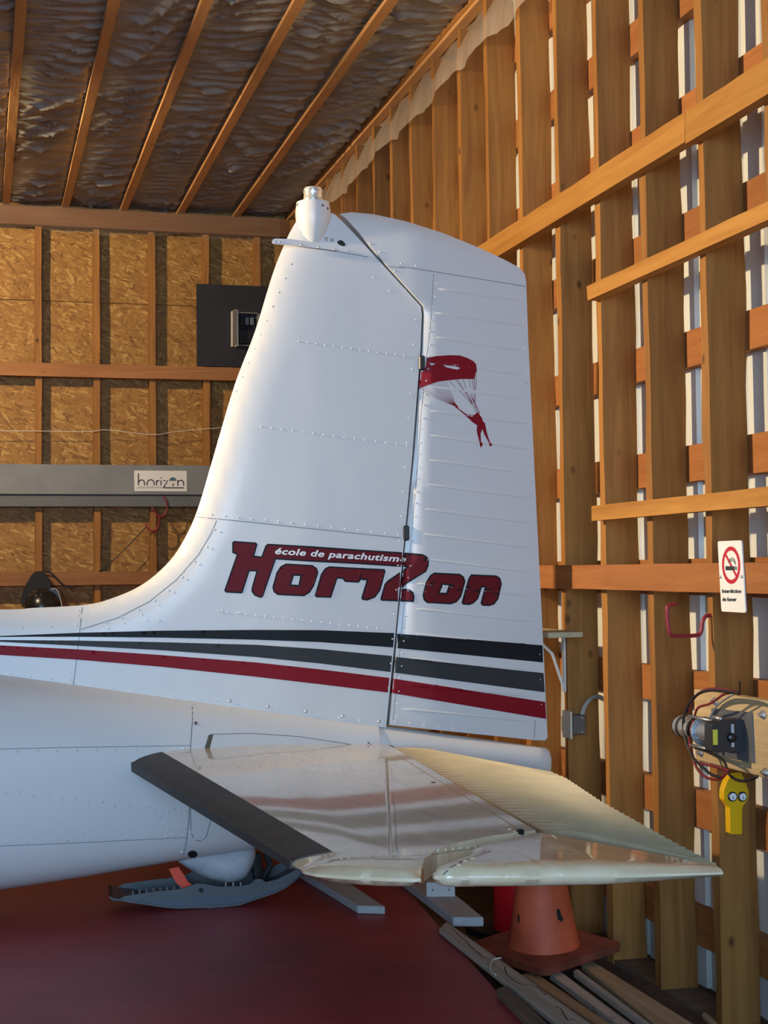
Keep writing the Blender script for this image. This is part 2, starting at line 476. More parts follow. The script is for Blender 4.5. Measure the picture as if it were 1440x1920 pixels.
def make_floor():
    t = NT('red_painted_floor'); v = t.coords((1, 1, 1))
    n = t.noise(v, 1.5, 6, 0.68); s = t.noise(t.coords((3, 40, 1), rot=(0, 0, 0.12)), 1.5, 3, 0.6); sp = t.noise(v, 55.0, 2, 0.5)
    c = t.ramp(n, [(0.32, (0.23, 0.028, 0.033)), (0.68, (0.40, 0.050, 0.057))])
    c = t.mix(t.math('MULTIPLY', t.ramp(s, [(0.60, (0, 0, 0)), (0.75, (1, 1, 1))]), 0.4), c, (0.40, 0.17, 0.15))
    c = t.mix(t.math('MULTIPLY', t.ramp(sp, [(0.66, (0, 0, 0)), (0.72, (1, 1, 1))]), 0.25), c, (0.05, 0.02, 0.02))
    t.l(c, t.b.inputs['Base Color']); t.b.inputs['Roughness'].default_value = 0.48
    t.bump(n, 0.2, 0.01); return t.m
FLOOR = make_floor()
def make_siding():
    t = NT('white_metal_siding'); v = t.coords((1, 1, 1)); n = t.noise(v, 2.0, 3)
    t.l(t.ramp(n, [(0.3, (0.66, 0.69, 0.66)), (0.7, (0.76, 0.78, 0.75))]), t.b.inputs['Base Color'])
    t.b.inputs['Roughness'].default_value = 0.35; t.b.inputs['Metallic'].default_value = 0.15
    return t.m
SIDING = make_siding()
def make_film(name, c0, c1, rough, alpha=1.0):
    t = NT(name); v = t.coords((1.2, 5.0, 1)); n = t.noise(v, 2.0, 5, 0.6, 0.8)
    t.l(t.ramp(n, [(0.3, c0), (0.72, c1)]), t.b.inputs['Base Color'])
    t.b.inputs['Roughness'].default_value = rough; t.b.inputs['Alpha'].default_value = alpha
    t.b.inputs['Specular IOR Level'].default_value = 0.6
    n2 = t.noise(t.coords((3.0, 14.0, 3)), 2.2, 4, 0.55, 1.5)
    t.bump(n2, 0.22, 0.02); return t.m
FILM = make_film('vapour_barrier_over_insulation', (0.20, 0.20, 0.18), (0.34, 0.335, 0.30), 0.27)
FLAP = make_film('loose_clear_film', (0.55, 0.45, 0.37), (0.72, 0.63, 0.55), 0.25, 0.42)

# ================================================================== THE SETTING
XN, XB = 2.10, 2.225          # right wall: stud noses, stud backs
YB = 10.30                   # back wall: stud noses
ZC = 3.60                    # underside of the ceiling strapping
GROUND = -0.22

# floor: red deck, its edge towards the right wall and the low strip below the wall
edge = [(1.27, 2.0), (1.31, 3.63), (1.40, 4.60), (1.47, 5.30), (1.52, 10.38)]
poly = [(-5.0, -4.5), (1.25, -4.5)] + edge + [(-5.0, 10.38)]
fl = structure(MB().prism([(x, y, 0.0) for x, y in poly][::-1], (0, 0, -0.30)).build('floor', FLOOR))
gv = []
NX, NY = 14, 60
for j in range(NY + 1):
    for i in range(NX + 1):
        x = 1.15 + 1.2 * i / NX; y = -4.5 + 14.9 * j / NY
        gv.append((x, y, GROUND - 0.02 + 0.02 * math.sin(i * 2.3 + j * 1.7) * math.cos(j * 0.9 - i)))
structure(mesh_obj('floor_strip', gv, [(j*(NX+1)+i, j*(NX+1)+i+1, (j+1)*(NX+1)+i+1, (j+1)*(NX+1)+i) for j in range(NY) for i in range(NX)], SOIL, smooth=True))

# right wall: ribbed metal siding, girts, studs, plates
prof = []
y = -4.5
while y < 10.45:
    for dy, dx in ((0, 0), (0.075, 0), (0.085, 0.016), (0.105, 0.016), (0.115, 0)): prof.append((y + dy, 2.268 + dx))
    y += 0.152
sv = [(x, yy, z) for z in (-0.30, 3.75) for yy, x in prof]; k = len(prof)
wall_right = structure(mesh_obj('wall_right', sv, [(i, k + i, k + i + 1, i + 1) for i in range(k - 1)], SIDING))
md = wall_right.modifiers.new('thickness', 'SOLIDIFY'); md.thickness = 0.003; md.offset = 1

def rough_board(L, W, T, axis, seed, wob=0.0035, n=26, flat=False):
    """sawn board along an axis with slightly wavy edges, centred on its origin"""
    rs = np.random.RandomState(seed); ph = rs.rand(8) * 6.28
    V = []
    for i in range(n + 1):
        t = i / n; s = (t - 0.5) * L
        for c, (a, b) in enumerate(((-1, -1), (1, -1), (1, 1), (-1, 1))):
            w = wob * (math.sin(s * 5.1 + ph[c]) * 0.6 + math.sin(s * 13.7 + ph[c + 4]) * 0.4 + rs.randn() * 0.25)
            u, v = a * (W / 2 + w), b * (T / 2 + w * 0.5)
            V.append({2: (u, v, s), 1: (u, s, v), 0: (s, u, v)}[axis])
    F = [(i*4+c, i*4+(c+1)%4, (i+1)*4+(c+1)%4, (i+1)*4+c) for i in range(n) for c in range(4)]
    F += [(0, 1, 2, 3)[::-1], tuple(n*4 + c for c in range(4))]
    me = bpy.data.meshes.new('board'); me.from_pydata(V, [], F)
    bm = bmesh.new(); bm.from_mesh(me); bmesh.ops.recalc_face_normals(bm, faces=bm.faces); bm.to_mesh(me); bm.free()
    return me
def child(name, me, mat, parent, loc, rot=(0, 0, 0)):
    if not me.materials: me.materials.append(mat)
    o = bpy.data.objects.new(name, me); COL.objects.link(o); o.parent = parent
    o.location = loc; o.rotation_euler = rot
    return o
stud_meshes = [rough_board(3.80, 0.125, 0.042, 2, 10 + i) for i in range(4)]
STUD_Y = [2.86, 3.25, 3.64, 4.040, 4.442, 4.820, 5.19, 5.58, 5.98, 6.345, 6.75, 7.13, 7.50, 7.86, 8.24, 8.62, 9.0, 9.38, 9.76, 10.12]
for i, sy in enumerate(STUD_Y):
    child('stud', stud_meshes[i % 4], STUD, wall_right, (2.1625, sy + 0.003, -0.24 + 1.9), (-0.005 if i % 3 else 0.005, 0, math.pi if i % 3 == 0 else 0))
girt_mesh = [rough_board(8.4, 0.040, 0.118, 1, 40 + i, 0.002) for i in range(2)]
for i, z in enumerate((-0.035, 0.342, 0.722, 1.085, 1.453, 1.825, 2.215, 2.60, 2.98, 3.35)):
    child('girt', girt_mesh[i % 2], GIRT, wall_right, (2.2465, 6.2, z))
child('bottom_plate', rough_board(8.4, 0.12, 0.10, 1, 50, 0.004), DPLANK, wall_right, (2.166, 6.2, GROUND - 0.058))
child('top_plate', rough_board(8.4, 0.12, 0.08, 1, 51, 0.002), STUD, wall_right, (2.166, 6.2, 3.66))
# boards nailed across the stud noses
def nailer(y0, y1, z0, z1, seed, x=2.078, T=0.040, cat=True, mat=BOARD):
    me = rough_board(y1 - y0, T, z1 - z0, 1, seed, 0.0015)
    return child('nailer_board', me, mat, wall_right, (x, (y0 + y1) / 2, (z0 + z1) / 2))
nailer(4.065, 6.0, 2.400, 2.492, 60)
nailer(2.8, 4.060, 2.393, 2.492, 61)
nailer(2.8, 4.83, 2.053, 2.103, 62)
nailer(2.8, 4.82, 1.281, 1.332, 63)
nailer(2.8, 5.75, 1.043, 1.128, 64, mat=GIRT)

# back wall: panels, studs, girts, plate
wall_back = structure(MB().box((-5.0, 10.402, -0.25), (2.3, 10.43, 3.75)).build('wall_back', OSB))
osb_mesh = {}
for r, (z0, z1) in enumerate(((-0.2, 0.535), (0.54, 1.755), (1.76, 2.975), (2.98, 3.70))):
    xs = [-5.0, -3.7, -1.26, 1.18, 2.29] if r % 2 == 0 else [-5.0, -2.48, -0.04, 2.29]
    for a, b in zip(xs[:-1], xs[1:]):
        MB().cbox((a + 0.002, 10.389, z0), (b - 0.002, 10.402, z1), 0.0015).build('osb_panel', OSB, wall_back)
bst = [rough_board(3.75, 0.043, 0.088, 2, 70 + i, 0.002) for i in range(3)]
bx = 2.275
for i in range(15):
    x = [2.27, 1.895, 1.53, 1.157, 0.778, 0.390, 0.0][i] if i < 7 else -0.385 * (i - 6)
    child('stud', bst[i % 3], STUD, wall_back, (x, YB + 0.044, 1.68))
bg_ = rough_board(7.2, 0.038, 0.090, 0, 75, 0.0015)
child('girt', bg_, BGIRT, wall_back, (-1.35, YB - 0.019, 2.489), (0, 0, 0))
child('girt', bg_, BGIRT, wall_back, (-1.35, YB - 0.019, 1.081), (0, 0, 0))
# rough_board axis 0 has width along y and thickness along z
child('top_plate', rough_board(7.2, 0.05, 0.125, 0, 76, 0.002), wood('dim_plate_wood', 0, (0.17, 0.075, 0.028), (0.09, 0.036, 0.013)), wall_back, (-1.35, YB - 0.02, 3.53))  # darker wood puts the plate's dimness behind the film into its colour
child('bottom_plate', rough_board(7.2, 0.088, 0.04, 0, 77, 0.002), BGIRT, wall_back, (-1.35, YB + 0.044, 0.02))

# remaining shell: left wall and the front wall with its open door
wall_left = structure(MB().box((-5.06, -4.5, -0.25), (-5.0, 10.43, 3.75)).build('wall_left', OSB))
wf = MB().box((-5.0, -4.56, 0), (-4.6, -4.5, 3.75)).box((1.5, -4.56, -0.25), (2.3, -4.5, 3.75)).box((-4.6, -4.56, 2.75), (1.5, -4.5, 3.75))
structure(wf.build('wall_front', OSB))

# ceiling: wrinkled vapour barrier, strapping
STRAPS = [2.135 - 0.391 * i for i in range(19)]
xs = np.concatenate([np.linspace(-5.0, -1.05, 24), np.linspace(-1.0, 2.3, 130)]); ys = np.concatenate([np.linspace(-4.5, 4.5, 40), np.linspace(4.52, 10.41, 560)])
XX, YY = np.meshgrid(xs, ys)
u = (XX - 2.135) / 0.391; fr = u - np.floor(u); bay = np.floor(u)
env = np.sin(np.pi * np.clip(fr, 0, 1)) ** 0.6
W = np.zeros_like(XX)
for k in range(6):
    fq = 10.0 + 7.0 * k; ph = np.sin(bay * (12.9 + k)) * 43.7 + k * 1.3
    tilt = 3.2 * np.sin(ph * 1.7 + YY * 0.8 + 0.4 * k) + 1.2
    a = 0.021 / (1 + 0.40 * k) * np.clip(0.35 + 0.9 * np.sin(YY * (2.1 + .57 * k) + ph * 3 + fr * 3), 0, 1.2)
    sw = np.sin(YY * fq + fr * tilt * 1.6 + ph + 2.3 * np.sin(YY * 1.9 + ph) + 1.3 * np.sin(fr * 4 + ph * 2))
    W += a * (1 - np.abs(sw)) ** 2.5 * 1.5
ZZ = ZC + 0.056 - env * (0.010 + W)
n1, n0 = XX.shape
cv = np.stack([XX, YY, ZZ], -1).reshape(-1, 3)
ceiling = structure(mesh_obj('ceiling', cv, [(j*n0+i, (j+1)*n0+i, (j+1)*n0+i+1, j*n0+i+1) for j in range(n1-1) for i in range(n0-1)], FILM, smooth=True))
structure(MB().box((-5.06, -4.56, 3.72), (2.3, 10.43, 3.80)).build('ceiling_deck', BLACKM))
stm = [rough_board(10.3, 0.049, 0.024, 1, 80 + i, 0.0015, 40) for i in range(3)]
for i, x in enumerate(STRAPS[:14]):
    child('strapping', stm[i % 3], STRAP, ceiling, (x, 5.2, ZC + 0.012))
# loose film hanging off the ceiling edge along the right wall and over the back plate
V = []; F = []
N = 150
for i in range(N + 1):
    yy = 3.0 + 7.2 * i / N
    low = 3.345 + 0.012 * math.sin(yy * 4.3) + 0.007 * math.sin(yy * 11.7 + 1) + 0.005 * math.sin(yy * 23) + 0.004 * math.sin(yy * 41)
    for j in range(7):
        t = j / 6
        x = 2.165 - 0.095 * math.sin(t * 1.57) + 0.008 * t * math.sin(yy * 11 + 2 * t) + 0.005 * math.sin(yy * 29 + t * 3)
        V.append((x - 0.0, yy, (ZC + 0.0) * (1 - t) + low * t))
for i in range(N):
    for j in range(6): F.append((i*7+j, i*7+j+1, (i+1)*7+j+1, (i+1)*7+j))
f1 = mesh_obj('film_flap', V, F, FLAP, ceiling, smooth=True)
V = []; F = []
for i in range(N + 1):
    xx = -3.0 + 5.05 * i / N
    low = 3.43 + 0.012 * math.sin(xx * 6) + 0.01 * math.sin(xx * 19 + 1)
    for j in range(5):
        t = j / 4
        V.append((xx, YB - 0.052 - 0.006 * math.sin(xx * 14 + t * 3), ZC * (1 - t) + low * t))
for i in range(N):
    for j in range(4): F.append((i*5+j, i*5+j+1, (i+1)*5+j+1, (i+1)*5+j))
FLAP2 = make_film('thin_clear_film', (0.40, 0.28, 0.20), (0.60, 0.48, 0.38), 0.2, 0.12)
mesh_obj('film_flap', V, F, FLAP2, ceiling, smooth=True)

# ================================================================== THE AIRPLANE
AZ = YAW + math.radians(78.4)
A = np.array([math.sin(AZ), math.cos(AZ), 0.0])          # aft
NV = np.array([math.cos(AZ), -math.sin(AZ), 0.0])
if NV[1] > 0: NV = -NV                                    # towards the photographer's side
O = onZ(400, 1703, 0.0) - 0.10 * NV                      # point of the centreline over the tail ski
def W3(s, n, z): return O + A * s + NV * n + np.array([0, 0, z])
def cen(px, py, off=0.0):
    """point of the fore-and-aft plane at a sideways offset -> (station, height)"""
    q = hit(px, py, O + off * NV, NV); return np.array([(q - O) @ A, q[2]])
def lev(px, py, z):
    q = onZ(px, py, z); return np.array([(q - O) @ A, (q - O) @ NV])

plane = thing('airplane', W3(0, 0, 0), 'white light airplane tail with black, grey and red stripes and a skydiving school name', 'airplane')

# ---- fuselage: lofted rounded sections
st_px = [(0, 1262, 1668), (140, 1281, 1648), (360, 1311, 1612), (500, 1329, 1592), (620, 1345, 1545), (705, 1357, 1452)]
TOP = np.array([cen(x, t) for x, t, b in st_px]); BOT = np.array([cen(x, b, 0.06) for x, t, b in st_px])
def lin(xs, ys, x):
    if x < xs[0]: return ys[0] + (ys[1] - ys[0]) / (xs[1] - xs[0]) * (x - xs[0])
    return float(np.interp(x, xs, ys))
def fus_w(s): return lin(np.array([-0.7, -0.27, 0.0, 0.3, 0.48, 0.6]), np.array([0.315, 0.225, 0.178, 0.122, 0.088, 0.070]), s)
def section(s, zt, zb, w, n=2.7, seg=56):
    P = []
    for k in range(seg):
        a = 2 * math.pi * k / seg; c, d = math.cos(a), math.sin(a)
        yy = math.copysign(abs(c) ** (2 / n), c) * w; zz = math.copysign(abs(d) ** (2 / n), d)
        P.append(W3(s, yy, (zt + zb) / 2 + zz * (zt - zb) / 2))
    return P
def loft(name, secs, mat, parent, cap=True):
    seg = len(secs[0]); V = [p for s in secs for p in s]; n = len(secs)
    F = [(i*seg+k, (i+1)*seg+k, (i+1)*seg+(k+1)%seg, i*seg+(k+1)%seg) for i in range(n-1) for k in range(seg)]
    if cap: F += [tuple(range(seg)), tuple((n-1)*seg+k for k in range(seg))[::-1]]
    o = mesh_obj(name, V, F, mat, parent)
    bm = bmesh.new(); bm.from_mesh(o.data); bmesh.ops.recalc_face_normals(bm, faces=bm.faces); bm.to_mesh(o.data); bm.free()
    o.data.polygons.foreach_set('use_smooth', [True] * len(o.data.polygons)); o.data.set_sharp_from_angle(angle=math.radians(50))
    return o
S_END = TOP[-1][0]
secs = []
for s in np.concatenate([np.linspace(-2.4, -0.75, 12), np.linspace(-0.7, S_END, 40)]):
    zt = lin(TOP[:, 0], TOP[:, 1], s); zb = max(lin(BOT[:, 0], BOT[:, 1], s), 0.07)
    secs.append(section(s, zt, zb, min(fus_w(s), 0.5)))
fuselage = loft('fuselage', secs, WHITE, plane)
# tail cone behind the rudder post
E0, E1 = cen(705, 1358), cen(1024, 1402); B0, B1 = cen(705, 1446), cen(1024, 1456)
secs = []
for t in np.linspace(0, 1, 16):
    s = E0[0] + (E1[0] - E0[0]) * t
    secs.append(section(s, E0[1] + (E1[1] - E0[1]) * t, B0[1] + (B1[1] - B0[1]) * t, 0.070 - 0.024 * t, 2.1))
secs.append(section(E1[0] + 0.008, E1[1] - 0.008, B1[1] + 0.008, 0.038, 2.0))
cone_ = loft('tail_cone', secs, WHITE, plane)
c = cen(1024, 1424)
MB().lathe([(0.017, -0.01), (0.017, 0.006), (0.013, 0.012), (0.012, 0.018), (0.006, 0.023)], W3(c[0], 0, c[1]), A, 16).build('tail_light', STEEL, plane, smooth=True, angle=40)

# ---- fin with its dorsal fillet
le_px = [(0, 1143), (60, 1140), (160, 1134), (215, 1120), (270, 1094), (318, 1052), (350, 1003), (373, 948), (402, 850), (440, 722), (478, 622), (512, 512), (536, 452), (548, 428), (560, 412), (590, 402), (622, 400)]
LEc = np.array(smooth_path([np.array(p) for p in ((-2.2, 0.99), (-1.75, 1.0), (-1.3, 1.003))] + [cen(*p) for p in le_px], 5))
hinge_px = [(628, 405), (706, 490), (786, 577), (788, 592), (785, 660), (768, 870), (755, 1000), (737, 1190), (720, 1362)]
HG = np.array([cen(*p) for p in hinge_px])
base_px = [(560, 1349), (360, 1325), (140, 1296), (0, 1278), (-70, 1270)]
fin_out = np.vstack([LEc, HG, [cen(*p) for p in base_px], [(-1.3, 0.84), (-2.2, 0.96)]])
def fin_h(P):
    d = pdist(P, LEc); e = pdist(P, HG[3:])
    r = 0.13; x = np.clip(d / r, 0, 1)
    return 0.004 + (0.046 - 0.022 * np.clip((P[:, 1] - 1.2) / 1.1, 0, 1)) * np.sqrt(1 - (1 - x) ** 2) * (0.72 + 0.28 * np.clip(e / 0.35, 0, 1))
fin = puff('fin', fin_out, fin_h, lambda p, h: W3(p[0], h, p[1]), WHITE, plane, 0.032)
# ---- rudder
rt_px = [(636, 402), (660, 399), (700, 403), (760, 416), (830, 438), (900, 466), (945, 487), (972, 501), (984, 514)]
te_px = [(986, 528), (990, 640), (1000, 850), (1010, 1050), (1018, 1210), (1026, 1382)]
rb_px = [(1022, 1388), (1000, 1387), (726, 1357)]
rh_px = [(741, 1190), (759, 1000), (772, 870), (789, 660), (792, 592), (790.5, 577), (711, 490)]
RT = np.array([cen(*p) for p in rt_px]); TE = np.array([cen(*p) for p in te_px])
rud_out = np.array([cen(*p) for p in rt_px + te_px + rb_px + rh_px])
RH = np.array([cen(*p) for p in rh_px])
def rud_h(P):
    e = pdist(P, np.vstack([RT[-1:], TE])); d = pdist(P, RT); g = pdist(P, RH[:5])
    x = np.clip(d / 0.07, 0, 1); y = np.clip(g / 0.02, 0, 1)
    return (0.004 + 0.034 * np.clip(e / 0.42, 0, 1)) * (0.25 + 0.75 * np.sqrt(1 - (1 - x) ** 2)) * (0.7 + 0.3 * np.sqrt(1 - (1 - y) ** 2))
rudder = puff('rudder', rud_out, rud_h, lambda p, h: W3(p[0], h, p[1]), WHITE, plane, 0.03)
gl = [cen(*p) for p in hinge_px]; gr = [cen(*p) for p in [(716, 488), (796, 574), (799, 592), (796, 660), (780, 870), (767, 1000), (749, 1190), (733, 1357)]]
gl = [p - [0.012, 0] for p in gl]
spar_out = np.vstack([gl, gr[::-1]])
puff('hinge_spar', spar_out, lambda P: np.full(len(P), 0.006), lambda p, h: W3(p[0], h, p[1]), plain('spar_paint', (0.05, 0.048, 0.044), 0.6), plane, 0.05)
bF, bR, bU, bC = bvh_of(fin), bvh_of(rudder), bvh_of(fuselage), bvh_of(cone_)

# stiffening beads pressed into the rudder skin
beads = [((813, 540), (984, 566)), ((807, 585), (986, 612)), ((803, 630), (988, 659)), ((800, 676), (990, 705)), ((795, 723), (992, 750)), ((791, 768), (995, 796)), ((786, 814), (997, 843)), ((783, 860), (999, 888)), ((779, 906), (1001, 934)), ((775, 952), (1003, 981)), ((771, 999), (1006, 1028)), ((767, 1045), (1008, 1074)), ((762, 1092), (1011, 1119)), ((758, 1139), (1013, 1167)), ((754, 1186), (1015, 1213)), ((750, 1233), (1016, 1260)), ((745, 1280), (1018, 1307)), ((741, 1328), (1002, 1353))]
for a, b in beads:
    H = [cast(bR, *p) for p in line_pts(a, b, 9)]; H = [h for h in H if h[0] is not None]
    pts = [p - n * 0.0028 for p, n in H]
    MB().tube(pts, [0.0012] + [0.0061] * (len(pts) - 2) + [0.0012], 8).build('stiffening_bead', WHITE, rudder, smooth=True)

_v = []; _f = []
for o in [rudder] + [c for c in rudder.children if c.name.startswith('stiffening_bead')]:
    n_ = len(_v); M = wmat(o); _v += [M @ v.co for v in o.data.vertices]; _f += [tuple(i + n_ for i in p.vertices) for p in o.data.polygons]
bRB = BVHTree.FromPolygons(_v, _f)
# seams
sm = SeamSet()
seam(sm, [(366, 969), (470, 979), (600, 993), (752, 1009)], bF)
seam(sm, [(406, 976), (396, 1000), (372, 1040), (332, 1086), (280, 1128), (222, 1158), (152, 1180)], bF)
seam(sm, [(154, 1139), (148, 1200), (137, 1290)], bF)
seam(sm, [(560, 462), (630, 471), (690, 482)], bF, 0.0025)
sm.build('panel_seam', SEAMM, fin)
sm = SeamSet()
seam(sm, [(813, 513), (808, 600), (798, 690), (790, 770), (783, 870), (771, 1010), (761, 1100), (737, 1350)], bR, 0.0018)
seam(sm, [(748, 499), (812, 509), (985, 537)], bR, 0.0022)
seam(sm, [(690, 470), (728, 500), (760, 503)], bR, 0.002)
seam(sm, [(1003, 1350), (1002, 1384)], bR, 0.002)
sm.build('panel_seam', SEAMM, rudder)
sm = SeamSet()
seam(sm, [(360, 1316), (361, 1345), (357, 1405), (357, 1470), (354, 1540), (350, 1575), (340, 1622)], bU, 0.0028)
seam(sm, [(-20, 1405), (100, 1402), (357, 1398)], bU, 0.0020)
seam(sm, [(-20, 1587), (150, 1580), (351, 1570)], bU, 0.0020)
seam(sm, [(357, 1515), (358, 1560), (364, 1574), (376, 1577), (386, 1570), (391, 1554), (396, 1536)], bU, 0.0026)
seam(sm, [(386, 1404), (389, 1390), (396, 1377), (470, 1375), (560, 1381), (640, 1393), (690, 1402)], bU, 0.0022)
sm.build('panel_seam', SEAMM, fuselage)
sm = SeamSet(); seam(sm, [(706, 1361), (709, 1385), (704, 1407)], bC, 0.0025); sm.build('panel_seam', SEAMM, cone_)
# dark wedge painted as the shade inside the stabilizer slot, drain hole, hinge opening
decal('slot_opening', [[(383, 1405), (391, 1378), (400, 1377), (393, 1404)]], bU, plain('slot_shadow_tone', (0.10, 0.085, 0.06), 0.7), fuselage, 0.0012, 4, 3)
decal('drain_hole', [[(361 + 9 * math.cos(a), 1601 + 7 * math.sin(a)) for a in np.linspace(0, 6.28, 17)[:-1]]], bU, BLACKM, fuselage, 0.0015, 3, 3)
decal('hinge_opening', [[(703, 1414)] + [(724 + 21 * math.cos(a), 1414 - 18 * math.sin(a)) for a in np.linspace(3.14, 0, 14)]], bC, BLACKM, cone_, 0.0015, 4, 3)

# rivets
rv = MB()
for i in range(17): rivet(rv, 545 - 12.2 * i * 0.93, 495 + 26.5 * i, bF, 0.0036)
for i in range(13): rivet(rv, 560 + 16.5 * i, 640 + 2.3 * i, bF, 0.0034)
for i in range(15): rivet(rv, 490 + 19.5 * i, 800 + 2.5 * i, bF, 0.0034)
for i in range(16): rivet(rv, 372 + 25 * i, 962 + 2.7 * i, bF, 0.0036)
for i in range(16): rivet(rv, 780 - 3.4 * i - (0 if i < 3 else 0), 600 + 46 * i, bF, 0.0036)
for p in [(402, 993), (388, 1025), (365, 1053), (341, 1082), (316, 1107), (290, 1126), (260, 1143), (228, 1158), (200, 1167), (170, 1173), (412, 997), (397, 1029), (374, 1058), (350, 1087), (326, 1111), (298, 1134), (266, 1152), (233, 1168), (203, 1178)]: rivet(rv, *p, bF, 0.0038)
for i in range(20): rivet(rv, 275 + 24 * i, 1163 + 0.4 * i, bF, 0.0036) if i < 2 else rivet(rv, 410 + 17.5 * (i - 2), 1146 + 1.9 * (i - 2), bF, 0.0036)
for i in range(18): rivet(rv, 20 + 38.5 * i, 1264 + 5.1 * i, bF, 0.0038)
for p in [(416, 1145), (450, 1150), (148, 1146), (146, 1155), (143, 1173), (134, 1263), (132, 1275), (42, 1177), (95, 1175)]: rivet(rv, *p, bF, 0.0038)
for p in [(650, 470), (668, 430), (585, 460), (640, 480), (700, 520), (730, 545)]: rivet(rv, *p, bF, 0.0036)
stuff(rv.build('rivets', WHITE, fin, smooth=True))
rv = MB()
for p in [(431, 1315), (503, 1325), (574, 1334), (643, 1343), (711, 1353)]: rivet(rv, *p, bF, 0.006)
stuff(rv.build('screws', STEEL, fin, smooth=True))
rv = MB()
for a, b in beads:
    rivet(rv, a[0] + 4, a[1] - 9, bR, 0.0036); rivet(rv, a[0] + 3, a[1] + 16, bR, 0.0036); rivet(rv, b[0] - 4, b[1] - 6, bR, 0.0034); rivet(rv, b[0] - 3, b[1] + 14, bR, 0.0034)
    rivet(rv, a[0] + (b[0] - a[0]) * 0.45, a[1] + 12, bR, 0.0030)
for i in range(10): rivet(rv, 742 + 27 * i, 1353 + 3.2 * i, bR, 0.004)
for i in range(9): rivet(rv, 752 + 28 * i, 494 + 4.3 * i, bR, 0.004)
for p in [(660, 420), (680, 440), (694, 457), (712, 473), (740, 508), (760, 542)]: rivet(rv, *p, bR, 0.004)
stuff(rv.build('rivets', WHITE, rudder, smooth=True))
rv = MB()
for i in range(9): rivet(rv, 34 + 36.8 * i, 1409 - 0.7 * i, bU, 0.0052)
for p in [(344, 1403), (328, 1403), (11, 1486), (38, 1484), (63, 1492), (91, 1490), (115, 1499), (142, 1497), (166, 1505), (192, 1503), (215, 1511), (242, 1509), (280, 1513), (290, 1520), (304, 1517), (315, 1523), (328, 1519), (339, 1526), (349, 1524), (299, 1534), (307, 1546), (315, 1557), (323, 1566), (311, 1568), (346, 1552), (344, 1566), (340, 1598), (335, 1617), (349, 1618), (375, 1613), (400, 1608), (425, 1602), (357, 1561), (365, 1573), (382, 1570)]: rivet(rv, *p, bU, 0.0052)
for i in range(8): rivet(rv, 14 + 37.5 * i, 1580 - 1.6 * i, bU, 0.0052)
for i in range(13): rivet(rv, 12 + 35 * i, 1285 + 3.35 * i * 1.07, bU, 0.0042)
stuff(rv.build('rivets', WHITE, fuselage, smooth=True))
rv = MB(); rivet(rv, 367, 1356, bU, 0.007); rivet(rv, 695, 1399, bU, 0.007); rivet(rv, 691, 1393, bU, 0.004)
stuff(rv.build('screws', DSTEEL, fuselage, smooth=True))

# ---- stripes
def stripe(name, top, bot, mat, ftop, fbot):
    decal(name, [top + bot[::-1]], bF, mat, fin, 0.0009, 7, 6)
    decal(name, [ftop + fbot[::-1]], bRB, mat, rudder, 0.0015, 2.6, 2.6)
stripe('black_stripe', [(-150, 1198), (0, 1192.5), (60, 1190), (146, 1186.5), (300, 1182.5), (480, 1181), (600, 1181.5), (739, 1187)],
       [(-150, 1198.6), (0, 1194.5), (60, 1194), (146, 1194), (300, 1195.5), (480, 1199.5), (600, 1204), (737, 1214)], BLACKV,
       [(744, 1188), (1017, 1210)], [(742, 1215), (1018, 1242)])
stripe('grey_stripe', [(-200, 1199), (0, 1200), (146, 1201), (300, 1204), (480, 1209), (600, 1217), (735, 1230)],
       [(-200, 1199.6), (0, 1203.5), (146, 1211), (300, 1219), (480, 1232), (600, 1244), (732, 1260)], GREYV,
       [(740, 1231.5), (1019, 1262)], [(737, 1261), (1021, 1298)])
stripe('red_stripe', [(-420, 1190), (0, 1210), (146, 1217.5), (300, 1228), (480, 1242), (600, 1255), (730, 1271)],
       [(-420, 1197), (0, 1228), (146, 1237), (300, 1250), (480, 1269), (600, 1283), (727, 1298.5)], REDV,
       [(735, 1272), (1022, 1316)], [(732, 1299), (1024, 1348)])

# ---- school name
def ca(p): return [(410 + x / 5.143, 1000 + y / 5.143) for x, y in p]
def cb(p): return [(670 + x / 5.143, 1020 + y / 5.143) for x, y in p]
def inset(poly, d):
    P = np.asarray(poly, float); n = len(P); out = []
    area = sum(P[i][0] * P[(i+1) % n][1] - P[(i+1) % n][0] * P[i][1] for i in range(n)); sg = 1 if area > 0 else -1
    for i in range(n):
        a, b, c = P[i-1], P[i], P[(i+1) % n]
        e1 = (b - a) / (np.linalg.norm(b - a) + 1e-9); e2 = (c - b) / (np.linalg.norm(c - b) + 1e-9)
        n1 = np.array([-e1[1], e1[0]]) * sg; n2 = np.array([-e2[1], e2[0]]) * sg
        m_ = n1 + n2; L = m_ @ m_
        out.append(b + m_ * (2 * d / max(L, 1.2)))
    return [tuple(q) for q in out]
HZ = ca([(130, 85), (150, 73), (360, 88), (375, 105), (345, 215), (412, 222), (450, 118), (475, 100), (900, 124)]) + \
     cb([(0, 52), (415, 78), (630, 97), (668, 118), (690, 150), (688, 210), (663, 268), (470, 388), (435, 428), (500, 437), (538, 463), (553, 505), (545, 560), (230, 548), (220, 530), (262, 385), (290, 352), (472, 228), (462, 222), (400, 220), (0, 194)]) + \
     ca([(900, 275), (552, 252), (428, 612), (402, 625), (345, 602), (315, 562), (318, 520), (362, 368), (298, 366), (232, 572), (218, 580), (70, 572), (52, 552), (172, 208), (130, 188)])
O1 = ca([(650, 290), (905, 305), (948, 335), (962, 378), (920, 510), (880, 572), (825, 608), (568, 596), (528, 565), (517, 520), (555, 380), (595, 318)])
H1 = ca([(725, 410), (785, 412), (768, 497), (700, 492)])
